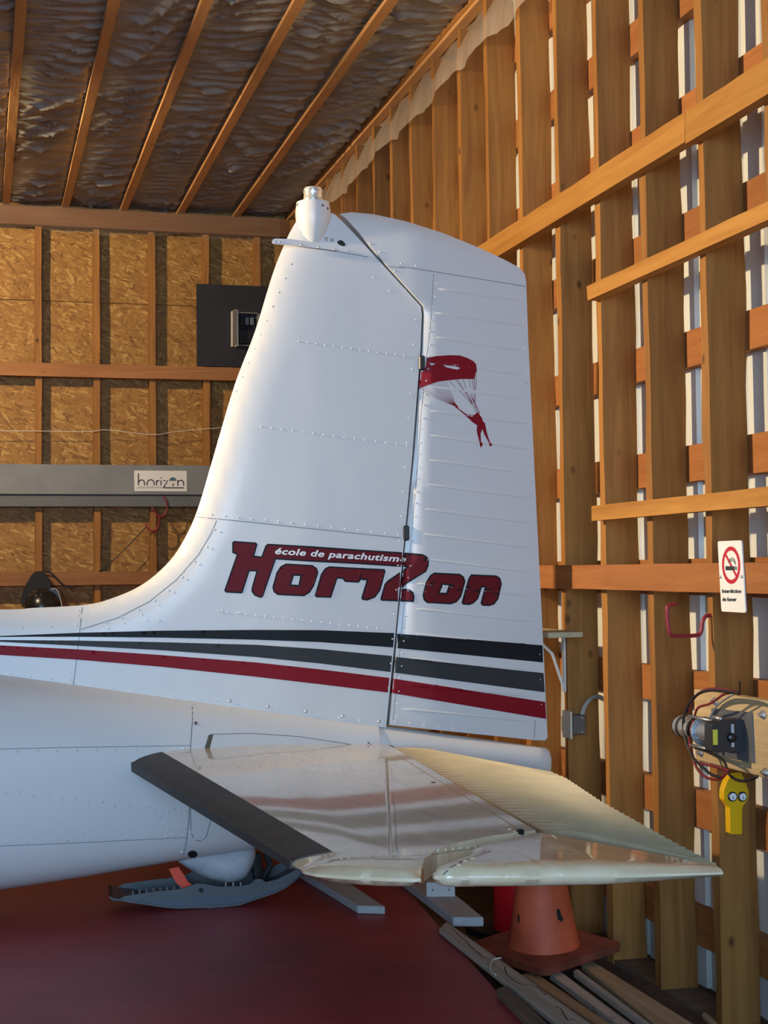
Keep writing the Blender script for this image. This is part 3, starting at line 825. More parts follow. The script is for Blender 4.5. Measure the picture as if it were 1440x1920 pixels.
R1 = ca([(1022, 338), (1065, 317), (1395, 335), (1362, 468), (1345, 477), (1218, 470), (1195, 440), (1145, 438), (1085, 622), (940, 618), (925, 600), (985, 395)])
I1 = cb([(22, 230), (262, 241), (273, 262), (222, 450), (170, 518), (95, 547), (48, 540), (36, 520), (88, 352), (22, 346)])
O2 = cb([(740, 275), (988, 287), (1028, 315), (1042, 362), (1000, 510), (958, 562), (900, 582), (672, 570), (637, 542), (628, 490), (660, 368), (700, 300)])
H2 = cb([(825, 395), (880, 400), (855, 470), (795, 468)])
N1 = cb([(1095, 292), (1338, 302), (1378, 328), (1393, 385), (1360, 530), (1320, 583), (1270, 600), (1203, 595), (1186, 572), (1226, 420), (1200, 420), (1165, 528), (1122, 573), (1080, 590), (1018, 585), (1003, 568), (1068, 335)])
def letter(name, outer, holes, b, parent, lift=0.0):
    decal('letter_outline', [outer] + holes, b, BLACKV, parent, 0.0007 + lift, 4, 3)
    decal(name, [inset(outer, 3.0)] + [inset(h, -3.2) for h in holes], b, DREDV, parent, 0.0012 + lift, 4, 3)
letter('letter_hz', HZ, [], bF, fin); letter('letter_hz', HZ, [], bRB, rudder, 0.0007)
letter('letter_o', O1, [H1], bF, fin); letter('letter_r', R1, [], bF, fin); letter('letter_i', I1, [], bF, fin)
letter('letter_o', O2, [H2], bRB, rudder, 0.0007); letter('letter_n', N1, [], bRB, rudder, 0.0007)
V, F = text_mesh('école de parachutisme', 0.026, 0.22, 1.06)
def compact(P, F):
    used = sorted({i for f in F for i in f}); mp = {i: k for k, i in enumerate(used)}
    return [P[i] for i in used], [tuple(mp[i] for i in f) for f in F]
def pieces(F):
    par = {}
    def find(i):
        while par.setdefault(i, i) != i: i = par[i]
        return i
    for f in F:
        for a in f[1:]: par[find(a)] = find(f[0])
    g = {}
    for f in F: g.setdefault(find(f[0]), []).append(f)
    return list(g.values())
def text_on(b, parent, V, F, p0, p1, height, mat, off):
    w = V[:, 0].max() - V[:, 0].min(); V = V - [V[:, 0].min(), 0]
    d = (np.array(p1) - p0) / w; dn = np.linalg.norm(d)
    up = np.array([d[1], -d[0]]) / dn * height
    pts = [np.array(p0) + d * v[0] + up * v[1] for v in V]
    H = [cast(b, *p) for p in pts]; bad = {i for i, h in enumerate(H) if h[0] is None}
    FF = [f for f in F if not set(f) & bad]
    comp = pieces(FF)
    for FF in comp: mesh_obj('motto_letter', *compact([(0, 0, 0) if h[0] is None else h[0] + h[1] * off for h in H], FF), mat, parent)
_n = len(_v); _vf = _v + [wmat(fin) @ v.co for v in fin.data.vertices]; _ff = _f + [tuple(i + _n for i in p.vertices) for p in fin.data.polygons]
text_on(BVHTree.FromPolygons(_vf, _ff), fin, V, F, (515.5, 1038.5), (761, 1054), 17.0, WHITEV, 0.0024)

# ---- parachutist
def cp(p): return [(770 + x / 8.47, 650 + y / 8.47) for x, y in p]
CAN = cp([(255, 180), (400, 150), (620, 135), (780, 140), (900, 180), (1000, 235), (1038, 280), (1050, 390), (1030, 430), (1010, 515), (800, 515), (560, 540), (440, 555), (330, 590), (220, 630), (140, 665), (84, 685), (98, 540), (108, 400), (190, 400), (238, 330), (248, 240)])
decal('parachute_print', [CAN, cp([(300, 260), (395, 270), (330, 300)]), cp([(510, 285), (580, 300), (690, 305), (790, 340), (740, 365), (640, 345), (560, 325)])], bRB, REDV, rudder, 0.0014, 3, 3)
BODY = cp([(700, 900), (740, 935), (762, 985), (800, 1010), (850, 1050), (925, 1100), (940, 1078), (1000, 1092), (1030, 1070), (1042, 1045), (1072, 1055), (1078, 1022), (1018, 925), (1028, 915), (1090, 1030), (1090, 1080), (1130, 1130), (1145, 1180), (1180, 1220), (1200, 1330), (1230, 1440), (1265, 1530), (1295, 1555), (1280, 1580), (1250, 1578), (1245, 1530), (1170, 1400), (1138, 1310), (1110, 1380), (1115, 1510), (1145, 1540), (1125, 1595), (1100, 1590), (1095, 1530), (1060, 1400), (1045, 1330), (1055, 1250), (980, 1200), (900, 1120), (830, 1060), (765, 1005), (705, 960)])
decal('skydiver_print', [BODY], bRB, REDV, rudder, 0.0014, 3, 3)
ln = SeamSet()
for x, y in [(90, 690), (140, 665), (180, 650), (220, 632), (270, 612), (310, 598), (345, 588), (390, 572), (430, 560), (470, 552), (510, 548), (560, 545)]:
    seam(ln, cp([(x, y), (730, 955)]), bRB, 0.0011, 0.0010)
for x, y, x1, y1 in [(610, 540, 715, 650), (720, 530, 990, 910), (750, 525, 985, 930), (830, 520, 880, 660), (925, 518, 950, 660), (975, 515, 1000, 690), (1010, 500, 1015, 690), (1040, 430, 1035, 690), (770, 690, 975, 915), (890, 720, 985, 900), (960, 740, 1000, 880), (1005, 740, 1012, 880), (1030, 700, 1020, 920), (985, 930, 1045, 1040), (1005, 880, 1060, 1040), (950, 780, 1020, 915), (975, 800, 1020, 900)]:
    seam(ln, cp([(x, y), (x1, y1)]), bRB, 0.0016, 0.0010)
ln.build('suspension_line_print', REDV, rudder)
# hinge brackets in the gap
for px, py in ((786, 683), (757, 1000)):
    c = cen(px, py)
    o = MB().cbox((-0.010, -0.030, -0.026), (0.012, 0.030, 0.026), 0.004).build('hinge_bracket', BLACKP)
    o.location = W3(c[0], 0.012, c[1]); o.rotation_euler = (0, 0, math.atan2(A[1], A[0])); attach(o, plane)

# ---- beacon and its housing on the fin tip, tie-down strap
c0 = cen(587, 400); k = 0.00178
AX = W3(c0[0], 0.0, 0.0)
def zz(py): return cen(587, py, 0.035)[1]
MB().lathe([(0.010, zz(464)), (0.028, zz(454)), (0.044, zz(440)), (0.055, zz(422)), (0.0615, zz(406)), (0.062, zz(394)), (0.0590, zz(382)), (0.0580, zz(376)), (0.050, zz(374.5))], AX, (0, 0, 1), 40).build('beacon_housing', WHITE, plane, smooth=True, angle=50)
BG = NT('beacon_glass'); BG.b.inputs['Base Color'].default_value = (0.80, 0.79, 0.74, 1); BG.b.inputs['Roughness'].default_value = 0.12; BG.b.inputs['Metallic'].default_value = 0.55
bea = MB().lathe([(0.035, zz(376)), (0.035, zz(371)), (0.0335, zz(369)), (0.0315, zz(360)), (0.0335, zz(357)), (0.0335, zz(352)), (0.030, zz(348)), (0.020, zz(346.5))], AX, (0, 0, 1), 32).build('beacon', BG.m, plane, smooth=True, angle=40)
MB().lathe([(0.0362, zz(373)), (0.0362, zz(370))], AX, (0, 0, 1), 32).build('clamp_ring', STEEL, bea, smooth=True, angle=40)
MB().lathe([(0.0345, zz(356)), (0.0345, zz(353))], AX, (0, 0, 1), 32).build('clamp_ring', STEEL, bea, smooth=True, angle=40)
rv = MB(); bH = bvh_of([o for o in plane.children if o.name.startswith('beacon_housing')][0])
for p in [(605, 385), (558, 384), (614, 391)]: rivet(rv, *p, bH, 0.0055)
stuff(rv.build('screws', DSTEEL, plane, smooth=True))
sp = [cen(*p, 0.04) for p in [(509, 454), (511, 450), (516, 448.5), (545, 449.5), (590, 456), (631, 462), (633, 467), (630, 471), (590, 466), (545, 461), (516, 459), (511, 458)]]
sb = MB().prism([W3(p[0], 0.046, p[1]) for p in sp], NV * 0.005).build('strap_bracket', WHITE, plane)
bS = bvh_of(sb); rv = MB()
for p in [(516, 454), (525, 454), (565, 459), (597, 464), (627, 468)]: rivet(rv, *p, bS, 0.004)
stuff(rv.build('screws', STEEL, sb, smooth=True))
rv = MB(); rivet(rv, 612, 448, bF, 0.007); rivet(rv, 623, 450, bF, 0.007); stuff(rv.build('screws', STEEL, fin, smooth=True))
decal('lightening_hole', [[(632, 453), (638, 450), (643, 452), (648, 458), (646, 462), (640, 461), (634, 458)]], bF, BLACKM, fin, 0.001)

# ---- horizontal stabilizer (level) and drooped elevator
ZS = cen(735, 1410, 0.08)[1]
SH = lev(735, 1410, ZS)[0] - 0.012
LR, LT = lev(247, 1437, ZS), lev(562, 1630, ZS)
def le_at(n): return LR[0] + (LT[0] - LR[0]) * (n - LR[1]) / (LT[1] - LR[1])
tip = [lev(*p, ZS) for p in [(562, 1630), (568, 1636), (590, 1641), (640, 1645), (720, 1649), (776, 1651), (789, 1650)]]
gap = [lev(*p, ZS) for p in [(789, 1645), (795, 1632), (820, 1612), (860, 1598), (922, 1583)]]
NT_ = lev(993, 1570, ZS)[1]
stab_out = np.array([(le_at(0.03), 0.03), (LR[0], LR[1])] + [tuple(p) for p in tip] + [tuple(p) for p in gap] + [(SH, NT_), (SH, 0.03)])
LEL = np.array([(le_at(0.0), 0.0), LT]); TIPL = np.array(tip + gap[:1]); HGL = np.array([(SH, 0), (SH, 2.3)])
def stab_h(P):
    d = pdist(P, LEL); e = pdist(P, HGL); g = pdist(P, TIPL)
    x = np.clip(d / 0.20, 0, 1); y = np.clip(g / 0.09, 0, 1)
    return (0.003 + 0.043 * np.sqrt(1 - (1 - x) ** 2) * (0.5 + 0.5 * np.clip(e / 0.45, 0, 1))) * (0.14 + 0.86 * np.sqrt(1 - (1 - y) ** 2)) * (1 - 0.45 * np.clip((P[:, 1] - 0.3) / 1.9, 0, 1))
stab = puff('stabilizer', stab_out, stab_h, lambda p, h: W3(p[0], p[1], ZS + h), CREAM, plane, 0.017, 0.007)
# white tip fairing skin
ti = [lev(*p, ZS + 0.03) for p in [(616, 1613), (690, 1616), (790, 1618), (860, 1600)]]
# de-icing boot over the leading edge
nb0, nb1 = 0.05, LT[1] - 0.055
boot = np.array([(le_at(nb0) - 0.004, nb0), (le_at(nb1) - 0.004, nb1), (le_at(nb1) + 0.085, nb1 + 0.004), (le_at(nb0) + 0.10, nb0)])
def boot_h(P): return stab_h(np.maximum(P, P + [[0.0, 0.0]])) + 0.0025
puff('deicing_boot', boot, boot_h, lambda p, h: W3(p[0], p[1], ZS + h), RUBBER, stab, 0.011, 0.006)
bT = bvh_of(stab)
# elevator
DR = math.radians(1.5)
eP = W3(SH, 0, ZS); eN = np.cross(A * math.cos(DR) - np.array([0, 0, math.sin(DR)]), NV); eN = eN / np.linalg.norm(eN)
if eN[2] < 0: eN = -eN
eA = A * math.cos(DR) - np.array([0, 0, math.sin(DR)])
def ev(px, py):
    q = hit(px, py, eP, eN) - eP; return np.array([q @ eA, q @ NV])
def E3(t, n, h): return eP + eA * t + NV * n + eN * h
te = np.array([ev(*p) for p in [(1036, 1456), (1060, 1466), (1128, 1512), (1200, 1553), (1265, 1590), (1310, 1614), (1343, 1631)]])
tl = np.concatenate([[0], np.cumsum(np.linalg.norm(np.diff(te, axis=0), axis=1))]); tl /= tl[-1]
n0e, n1e = 0.085, NT_ + 0.005
rows = 372; cols = 12; NR = 31
V = []
for side in (1, -1):
    for i in range(rows + 1):
        u = i / rows; wv = abs(math.sin(math.pi * u * NR))
        a = np.array([0.016, n0e + (n1e - n0e) * u]); b = np.array([np.interp(u, tl, te[:, 0]) + 0.006 * wv, np.interp(u, tl, te[:, 1])])
        for j in range(cols + 1):
            x = j / cols; p = a + (b - a) * x
            h = 0.003 + 0.020 * (1 - x) * (0.6 + 0.4 * min(1, j / 1.5))
            co = 0.0110 * (1 - wv) * min(1.0, j / 3.0)
            V.append(E3(p[0], p[1], side * h + co))
M_ = (rows + 1) * (cols + 1); q = cols + 1
F = [(i*q+j, i*q+j+1, (i+1)*q+j+1, (i+1)*q+j) for i in range(rows) for j in range(cols)]
F += [tuple(M_ + k for k in f[::-1]) for f in F]
for i in range(rows):
    F += [(i*q, (i+1)*q, M_+(i+1)*q, M_+i*q), (i*q+cols, M_+i*q+cols, M_+(i+1)*q+cols, (i+1)*q+cols)]
for j in range(cols):
    F += [(j, M_+j, M_+j+1, j+1), (rows*q+j, rows*q+j+1, M_+rows*q+j+1, M_+rows*q+j)]
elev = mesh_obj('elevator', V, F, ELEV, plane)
bm = bmesh.new(); bm.from_mesh(elev.data); bmesh.ops.recalc_face_normals(bm, faces=bm.faces); bm.to_mesh(elev.data); bm.free()
elev.data.polygons.foreach_set('use_smooth', [True] * len(elev.data.polygons)); elev.data.set_sharp_from_angle(angle=math.radians(50))
gd = plain('groove_shade', (0.235, 0.195, 0.130), 0.6, var=0.2, vscale=14); elev.data.materials.append(gd)  # darker tan on the valley faces paints in the groove shading
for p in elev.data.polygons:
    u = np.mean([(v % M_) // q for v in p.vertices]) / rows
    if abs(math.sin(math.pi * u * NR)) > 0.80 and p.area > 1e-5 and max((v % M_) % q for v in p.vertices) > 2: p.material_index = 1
# smooth balance horn at the elevator tip
horn_px = [(1008, 1582), (940, 1598), (880, 1615), (834, 1632), (815, 1639), (810, 1643), (814, 1645), (840, 1647), (1000, 1645.5), (1200, 1642), (1330, 1638.5), (1356, 1637.5), (1340, 1631)]
horn = np.array([ev(*p) for p in horn_px])
horn_edge = horn[2:12]
def horn_h(P):
    g = pdist(P, horn_edge); x = np.clip(g / 0.05, 0, 1)
    tp = 0.004 + 0.021 * np.clip(1 - P[:, 0] / 0.40, 0, 1)
    return tp * (0.15 + 0.85 * np.sqrt(1 - (1 - x) ** 2))
hornO = puff('balance_horn', horn, horn_h, lambda p, h: E3(p[0], p[1], h), CREAM, elev, 0.010, 0.006)
bE, bHn = bvh_of(elev), bvh_of(hornO)
sm = SeamSet(); seam(sm, [(727, 1432), (728, 1480), (729, 1540), (730, 1600)], bT, 0.0016)
seam(sm, [(740, 1500), (742, 1550), (744, 1597)], bT, 0.0016)
seam(sm, [(617, 1612), (700, 1606), (800, 1604), (900, 1588), (985, 1568)], bT, 0.002)
seam(sm, [(742, 1415), (986, 1563)], bT, 0.002)
sm.build('panel_seam', plain('cream_seam', (0.36, 0.32, 0.25), 0.5), stab)
sm = SeamSet(); seam(sm, [(874, 1612), (846, 1626), (831, 1640), (832, 1651)], bHn, 0.003); sm.build('panel_seam', SEAMM, hornO)
rv = MB()
for i in range(14): rivet(rv, 748 + 20 * i, 1417 + 12.3 * i, bE, 0.0035)
stuff(rv.build('hinge_screws', BLACKP, elev, smooth=True))
rv = MB()
for p in [(955, 1555), (965, 1560), (975, 1566), (860, 1622), (872, 1615), (885, 1610)]: rivet(rv, *p, bT, 0.005); rivet(rv, *p, bHn, 0.006)
for i in range(26): rivet(rv, 350 + 13 * i, 1404 + 0.05 * i, bT, 0.004)
for i in range(22): rivet(rv, 640 + 14 * i, 1610 - 1.2 * i, bT, 0.004)
stuff(rv.build('rivets', CREAM, stab, smooth=True))
for px, py in ((812, 1469), (975, 1557)):
    q = onZ(px, py, ZS + 0.02)
    o = MB().cbox((-0.008, -0.010, -0.010), (0.008, 0.010, 0.004), 0.003).build('hinge_bracket', BLACKP)
    o.location = q; o.rotation_euler = (0, 0, math.atan2(A[1], A[0])); attach(o, stab)
# far side: the same surfaces mirrored through the centreline plane
Mm = Matrix.Identity(3)
for i in range(3):
    for j in range(3): Mm[i][j] -= 2 * NV[i] * NV[j]
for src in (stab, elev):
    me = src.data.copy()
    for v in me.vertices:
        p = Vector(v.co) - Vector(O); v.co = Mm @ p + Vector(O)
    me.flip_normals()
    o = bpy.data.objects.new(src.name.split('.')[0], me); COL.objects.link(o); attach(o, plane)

# ---- tail ski, wheel cover and steering arm
def sk(px, py, off=0.10): return cen(px, py, off)
bot = [sk(*p) for p in [(205, 1683), (212, 1688), (222, 1689), (262, 1695), (330, 1704), (395, 1704.5), (440, 1700), (480, 1687), (520, 1673), (550, 1655), (572, 1632)]]
bot = [np.array([p[0], max(p[1], 0.004)]) for p in smooth_path(bot, 4)]
V = []; F = []
for p in bot:
    for n_ in (-0.10, 0.10):
        V += [W3(p[0], n_, p[1]), W3(p[0], n_, p[1] + 0.006)]
for i in range(len(bot) - 1):
    a = i * 4; b = a + 4
    F += [(a, b, b + 2, a + 2), (a + 1, a + 3, b + 3, b + 1), (a, a + 1, b + 1, b), (a + 2, b + 2, b + 3, a + 3)]
ski = mesh_obj('tail_ski', V, F, SKIM, plane, smooth=True, angle=40)
top = [sk(*p) for p in [(224, 1686), (235, 1680), (290, 1672), (340, 1667), (368, 1657), (380, 1657), (412, 1663), (448, 1662), (470, 1658), (478, 1649), (490, 1648), (498, 1654), (520, 1649), (550, 1634), (566, 1624)]]
low = [sk(*p) for p in [(572, 1632), (550, 1655), (520, 1668), (480, 1676), (440, 1679), (395, 1682), (330, 1685), (262, 1688), (222, 1688)]]
lowb = [sk(*p) for p in [(572, 1633), (548, 1656), (520, 1673), (480, 1687), (440, 1700), (395, 1704), (330, 1703), (262, 1694), (222, 1689)]]
for n_ in (0.094, -0.10):
    MB().prism([W3(p[0], n_, p[1]) for p in top + low], NV * 0.006).build('side_plate', SKIM, ski)
    MB().prism([W3(p[0], n_ - 0.003, p[1] + 0.001) for p in low + lowb[::-1]], NV * 0.005).build('side_plate', plain('blue_grey_ski_side', (0.06, 0.08, 0.11), 0.45), ski)
bl = MB()
for i in range(9):
    for n_ in (0.09, 0.05): 
        p = sk(250 + 13 * i, 1678 - 1.3 * i); bl.lathe([(0.0035, -0.012), (0.0035, 0.004)], W3(p[0], n_, p[1]), (0, 0, 1), 8)
for x in (424, 438, 452):
    p = sk(x, 1660); bl.lathe([(0.003, -0.01), (0.003, 0.008)], W3(p[0], 0.09, p[1]), (0, 0, 1), 8)
stuff(bl.build('bolts', STEEL, ski))
p = sk(377, 1669); MB().lathe([(0.008, 0), (0.008, 0.0015)], W3(p[0], 0.1, p[1]), NV, 14).build('pivot_hole', BLACKM, ski)
# canvas-covered tail wheel fork
cv_ = smooth_path([cen(*p, 0.05) for p in [(332, 1615), (352, 1632), (380, 1648), (410, 1658), (440, 1660), (462, 1652), (476, 1630), (482, 1605), (470, 1590), (400, 1590), (345, 1600)]], 4, True)
CL = np.array(cv_ + [cv_[0]])
cov = puff('wheel_cover', cv_, lambda P: 0.004 + 0.055 * np.sqrt(np.clip(pdist(P, CL) / 0.06, 0, 1)), lambda p, h: W3(p[0], h, p[1]), CANVAS, plane, 0.018)
ar = [(316, 1628), (334, 1624), (345, 1640), (352, 1652), (365, 1662), (345, 1666), (332, 1656), (324, 1644)]
MB().prism([W3(*(lambda c: (c[0], 0.058, c[1]))(cen(*p, 0.06))) for p in ar], NV * 0.014).build('steering_arm', ORANGEP, plane)
# skid bracket seen dark behind
MB().tube([W3(*(lambda c: (c[0], -0.02, c[1]))(cen(*p))) for p in [(500, 1600), (508, 1625), (495, 1650)]], 0.012, 8).build('fork_tube', BLACKM, plane)
MB().tube([W3(*(lambda c: (c[0], -0.02, c[1]))(cen(*p))) for p in [(480, 1602), (486, 1652)]], 0.02, 8).build('fork_tube', BLACKM, plane)

# ================================================================== BACK WALL THINGS
bm_ = thing('grey_beam', (-0.4, 10.27, 1.563), 'long grey painted beam across the back wall, behind the fin', 'beam')
MB().cbox((-3.2, 10.235, 1.645), (2.05, 10.279, 1.848), 0.004).build('upper_board', GREYBEAM, bm_)
MB().cbox((-3.2, 10.252, 1.563), (2.05, 10.279, 1.643), 0.004).build('lower_board', DGREYBEAM, bm_)

def ribbon(mb, pts, w, nrm, lift=0.0):
    P = [np.asarray(p, float) + np.asarray(nrm) * lift for p in pts]; V = []
    for i, p in enumerate(P):
        t = P[min(i+1, len(P)-1)] - P[max(i-1, 0)]; s_ = np.cross(t, nrm); s_ /= np.linalg.norm(s_) + 1e-12
        V += [p + s_ * w / 2, p - s_ * w / 2]
    mb.add(V, [(2*i, 2*i+1, 2*i+3, 2*i+2) for i in range(len(P)-1)])
# horizon sign on the beam
YS = 10.231
def hs(x, y): return onY(240 + x / 12.0, 870 + y / 12.0, YS)
sg = thing('name_sign', hs(730, 620), 'small white sign with thin lettering and a parachute, on the grey beam', 'sign')
def rounded(pts, r, n=4):
    out = []; P = [np.asarray(p, float) for p in pts]
    for i, b in enumerate(P):
        a, c = P[i-1], P[(i+1) % len(P)]
        p0 = b + (a - b) / np.linalg.norm(a - b) * r; p1 = b + (c - b) / np.linalg.norm(c - b) * r
        for k in range(n + 1):
            t = k / n; out.append((1-t)**2 * p0 + 2*t*(1-t) * b + t*t * p1)
    return out
MB().prism(rounded([hs(138, 145), hs(1322, 155), hs(1330, 618), (hs(145, 612))], 0.006), (0, 0.004, 0)).build('sign_plate', SIGNC, sg)
NYm = np.array([0, -1.0, 0])
for strokes in ([[(235, 210), (235, 480)], [(237, 415), (262, 375), (310, 358), (350, 375), (370, 420), (372, 480)]],
                [[(428, 480), (432, 420), (465, 372), (510, 355), (560, 372), (585, 420), (588, 480)]],
                [[(640, 368), (640, 480)], [(642, 420), (660, 382), (705, 370)]],
                [[(742, 370), (742, 480)], [(730, 312), (754, 312)]],
                [[(788, 372), (895, 372), (800, 528)], [(785, 534), (1255, 538)]],
                [[(1120, 370), (1122, 490)], [(1122, 420), (1145, 378), (1195, 366), (1235, 390), (1250, 430), (1252, 490)]]):
    mb = MB()
    for st_ in strokes: ribbon(mb, [hs(*p) for p in (smooth_path([np.array(q, float) for q in st_], 4) if len(st_) > 3 else st_)], 0.0075, NYm, 0.0008)
    mb.build('sign_letter', INK, sg)
mb = MB(); pts = [hs(1010 + 82 * math.cos(a), 380 - 82 * math.sin(a)) for a in np.linspace(0, math.pi, 16)]
mb.add([p + NYm * 0.0008 for p in pts], [tuple(range(16))]); mb.build('canopy_print', TEAL, sg)
mb = MB(); ribbon(mb, [hs(1017, 445), hs(1017, 510)], 0.006, NYm, 0.0008); ribbon(mb, [hs(995, 440), hs(1017, 460), hs(1040, 438)], 0.004, NYm, 0.0008); mb.build('figure_print', INK, sg)
V, F = text_mesh('parachute', 0.0, 0.0, 1.05); w = V[:, 0].max()
a, b = hs(222, 545), hs(762, 545)
mesh_obj('small_lettering', [a + (b - a) * v[0] / w + np.array([0, -0.0009, 0.022 * v[1]]) for v in V], F, INKG, sg)
# red storage hook under the beam, black cord tied to it
hk = [(790, 730), (850, 800), (876, 880), (868, 1050), (822, 1140), (740, 1180), (660, 1140), (600, 1070), (550, 980)]
h2 = [(700, 1172), (694, 1250), (690, 1350), (660, 1450), (560, 1510), (480, 1480), (425, 1410), (410, 1340)]
o = MB().tube(smooth_path([onY(240 + x/12, 870 + y/12, 10.243) for x, y in hk], 4), 0.0055, 8).build('double_hook', HOOKR, None, smooth=True)
o2 = MB().tube(smooth_path([onY(240 + x/12, 870 + y/12, 10.243) for x, y in h2], 4), 0.0055, 8).build('lower_hook', HOOKR, o, smooth=True)
tag(o, 'dark red vinyl-coated double hook hanging under the grey beam', 'hook')
tag(MB().tube(smooth_path([onY(*p, 10.255) for p in [(275, 987), (250, 1013), (218, 1045), (186, 1071)]], 4), 0.004, 6).build('tie_rope', CABLEK, None, smooth=True), 'taut black cord slanting from the red hook down to the lower girt', 'cord')
tag(MB().tube(smooth_path([onY(*p, 10.284) for p in [(-40, 808), (60, 808), (165, 809), (200, 806), (285, 815), (330, 809), (400, 803), (450, 800)]], 4), 0.0022, 6).build('twine', STRING, None, smooth=True), 'thin white twine strung level across the back wall studs', 'string')
# black helmet hung on the lower girt
c = onY(78, 1136, 10.10)
he = thing('helmet', (c[0], 10.10, c[2] - 0.10), 'shiny black helmet hanging at the back wall, above the fuselage line', 'helmet')
V = []; F = []; na, nb = 24, 14
for i in range(nb + 1):
    th = math.pi * 0.78 * i / nb
    for k in range(na):
        ph = 2 * math.pi * k / na
        V.append((c[0] + 0.122 * math.sin(th) * math.cos(ph) * (1 + 0.08 * math.cos(ph)), 10.10 + 0.135 * math.sin(th) * math.sin(ph), c[2] - 0.01 + 0.125 * math.cos(th)))
F = [(i*na+k, (i+1)*na+k, (i+1)*na+(k+1)%na, i*na+(k+1)%na) for i in range(nb) for k in range(na)]
sh = mesh_obj('shell', V, F, BLACKP, he, smooth=True)
MB().prism([onY(*p, 10.16) for p in [(40, 1120), (48, 1098), (60, 1078), (66, 1072), (84, 1072), (92, 1088), (98, 1108), (100, 1135), (42, 1138)]], (0, 0.09, 0)).build('neck_curtain', BLACKM, he)
MB().tube(smooth_path([onY(*p, 10.05) for p in [(96, 1105), (104, 1104), (110, 1112), (115, 1130), (117, 1142)]], 4), 0.004, 6).build('edge_trim', CABLEG, he, smooth=True)
MB().prism(smooth_path([onY(*p, 10.06) for p in [(92, 1106), (104, 1105), (112, 1120), (116, 1142), (90, 1144)]], 3, True), (0, 0.07, 0)).build('ear_flap', BLACKP, he)
mb = MB()
for p in [(67, 1109), (67, 1117), (57, 1115), (44, 1113), (77, 1115), (62, 1108)]:
    q = cast(bvh_of(sh), *p)
    if q[0] is not None: mb.lathe([(0.0045, 0), (0.0035, 0.003)], q[0], q[1], 8)
stuff(mb.build('studs', STEEL, he))
MB().tube(smooth_path([onY(*p, 10.235) for p in [(66, 1073), (84, 1072), (96, 1075), (106, 1084), (118, 1096), (130, 1101), (142, 1098)]], 4), 0.006, 6).build('chin_strap', CABLEK, he, smooth=True)
# black plywood panel with an open meter box
q0, q1 = onY(368, 532, 10.272), onY(500, 690, 10.272)
tag(MB().cbox((q0[0], 10.268, q1[2]), (1.99, 10.279, q0[2]), 0.002).build('plywood_square', plain('black_stained_plywood', (0.012, 0.010, 0.010), 0.6, var=0.3, vscale=20), None), 'square black plywood panel on the back wall studs, behind the fin', 'panel')
eb = thing('meter_box', onY(460, 650, 10.267), 'pale grey electrical box with open cover on the black panel', 'electrical box')
a, b = onY(446, 585, 10.20), onY(487, 649, 10.20)
x0, x1, z0, z1 = a[0], b[0], b[2], a[2]
MB().box((x0, 10.255, z0), (x1, 10.267, z1)).build('back_plate', BLACKM, eb)
for lo, hi in (((x0, 10.20, z1 - 0.006), (x1, 10.256, z1)), ((x0, 10.20, z0), (x1, 10.256, z0 + 0.006)), ((x1 - 0.012, 10.20, z0), (x1, 10.256, z1))):
    MB().box(lo, hi).build('frame_side', plain('box_grey', (0.20, 0.20, 0.19), 0.4), eb)
MB().cbox((x0 + 0.01, 10.22, z0 + 0.015), (x1 - 0.02, 10.255, (z0 + z1) / 2), 0.004).build('meter', BLACKP, eb)
for i in range(3): MB().cbox((x0 + 0.02 + 0.036 * i, 10.225, z1 - 0.085), (x0 + 0.046 + 0.036 * i, 10.255, z1 - 0.03), 0.003).build('breaker', DSTEEL if i else BLACKP, eb)
MB().prism([onY(433, 584, 10.13), onY(442, 580, 10.20), onY(442, 645, 10.20), onY(433, 650, 10.13)], (0.012, 0, 0)).build('cover', IVORY, eb)
MB().box((x0 - 0.014, 10.196, z0 - 0.004), (x0 + 0.002, 10.267, z1 + 0.012)).build('frame_side', IVORY, eb)

# ================================================================== RIGHT WALL THINGS
# no-smoking sign on the eye-level board
XS = 2.0520
ss = [onX(*p, XS) for p in [(1345.5, 1015), (1390, 1013), (1398, 1149), (1352.5, 1146.5)]]
ns = thing('no_smoking_sign', (ss[0] + ss[1] + ss[2] + ss[3]) / 4, 'white no-smoking sign screwed to the eye-level board', 'sign')
MB().prism(rounded(ss, 0.008), (0.004, 0, 0)).build('sign_plate', SIGNW, ns)
def ns3(x, y): return onX(1335 + x / 12.8, 1005 + y / 12.8, XS - 0.0006)
cc = ns3(455, 700); rr = 0.0530
def circ(r, a): return cc + np.array([0, -r * math.cos(a), r * math.sin(a)])
mb = MB(); V = []
for k in range(48):
    a = 2 * math.pi * k / 48; V += [circ(rr, a), circ(rr * 0.78, a)]
mb.add(V, [(2*k, 2*((k+1) % 48), 2*((k+1) % 48)+1, 2*k+1) for k in range(48)]); mb.build('prohibition_ring', SIGNR, ns)
NXm = np.array([-1.0, 0, 0])
mb = MB(); ribbon(mb, [circ(rr * 0.82, math.radians(135)), circ(rr * 0.82, math.radians(-45))], 0.0085, NXm, 0.0002); mb.build('prohibition_bar', SIGNR, ns)
mb = MB(); ribbon(mb, [ns3(328, 772), ns3(535, 775)], 0.0115, NXm, 0.0006); mb.build('cigarette_print', INK, ns)
mb = MB(); ribbon(mb, [ns3(545, 772), ns3(600, 772)], 0.0100, NXm, 0.0006); mb.build('cigarette_tip_print', INKG, ns)
for d in (0, 36, 72):
    mb = MB(); ribbon(mb, smooth_path([ns3(*p) for p in [(395, 560 + d), (430, 560 + d), (470, 530 + d), (515, 530 + d), (548, 590 + d * 0.8), (562 + d * 0.2, 690)]], 4), 0.0016, NXm, 0.0006); mb.build('smoke_print', INK, ns)
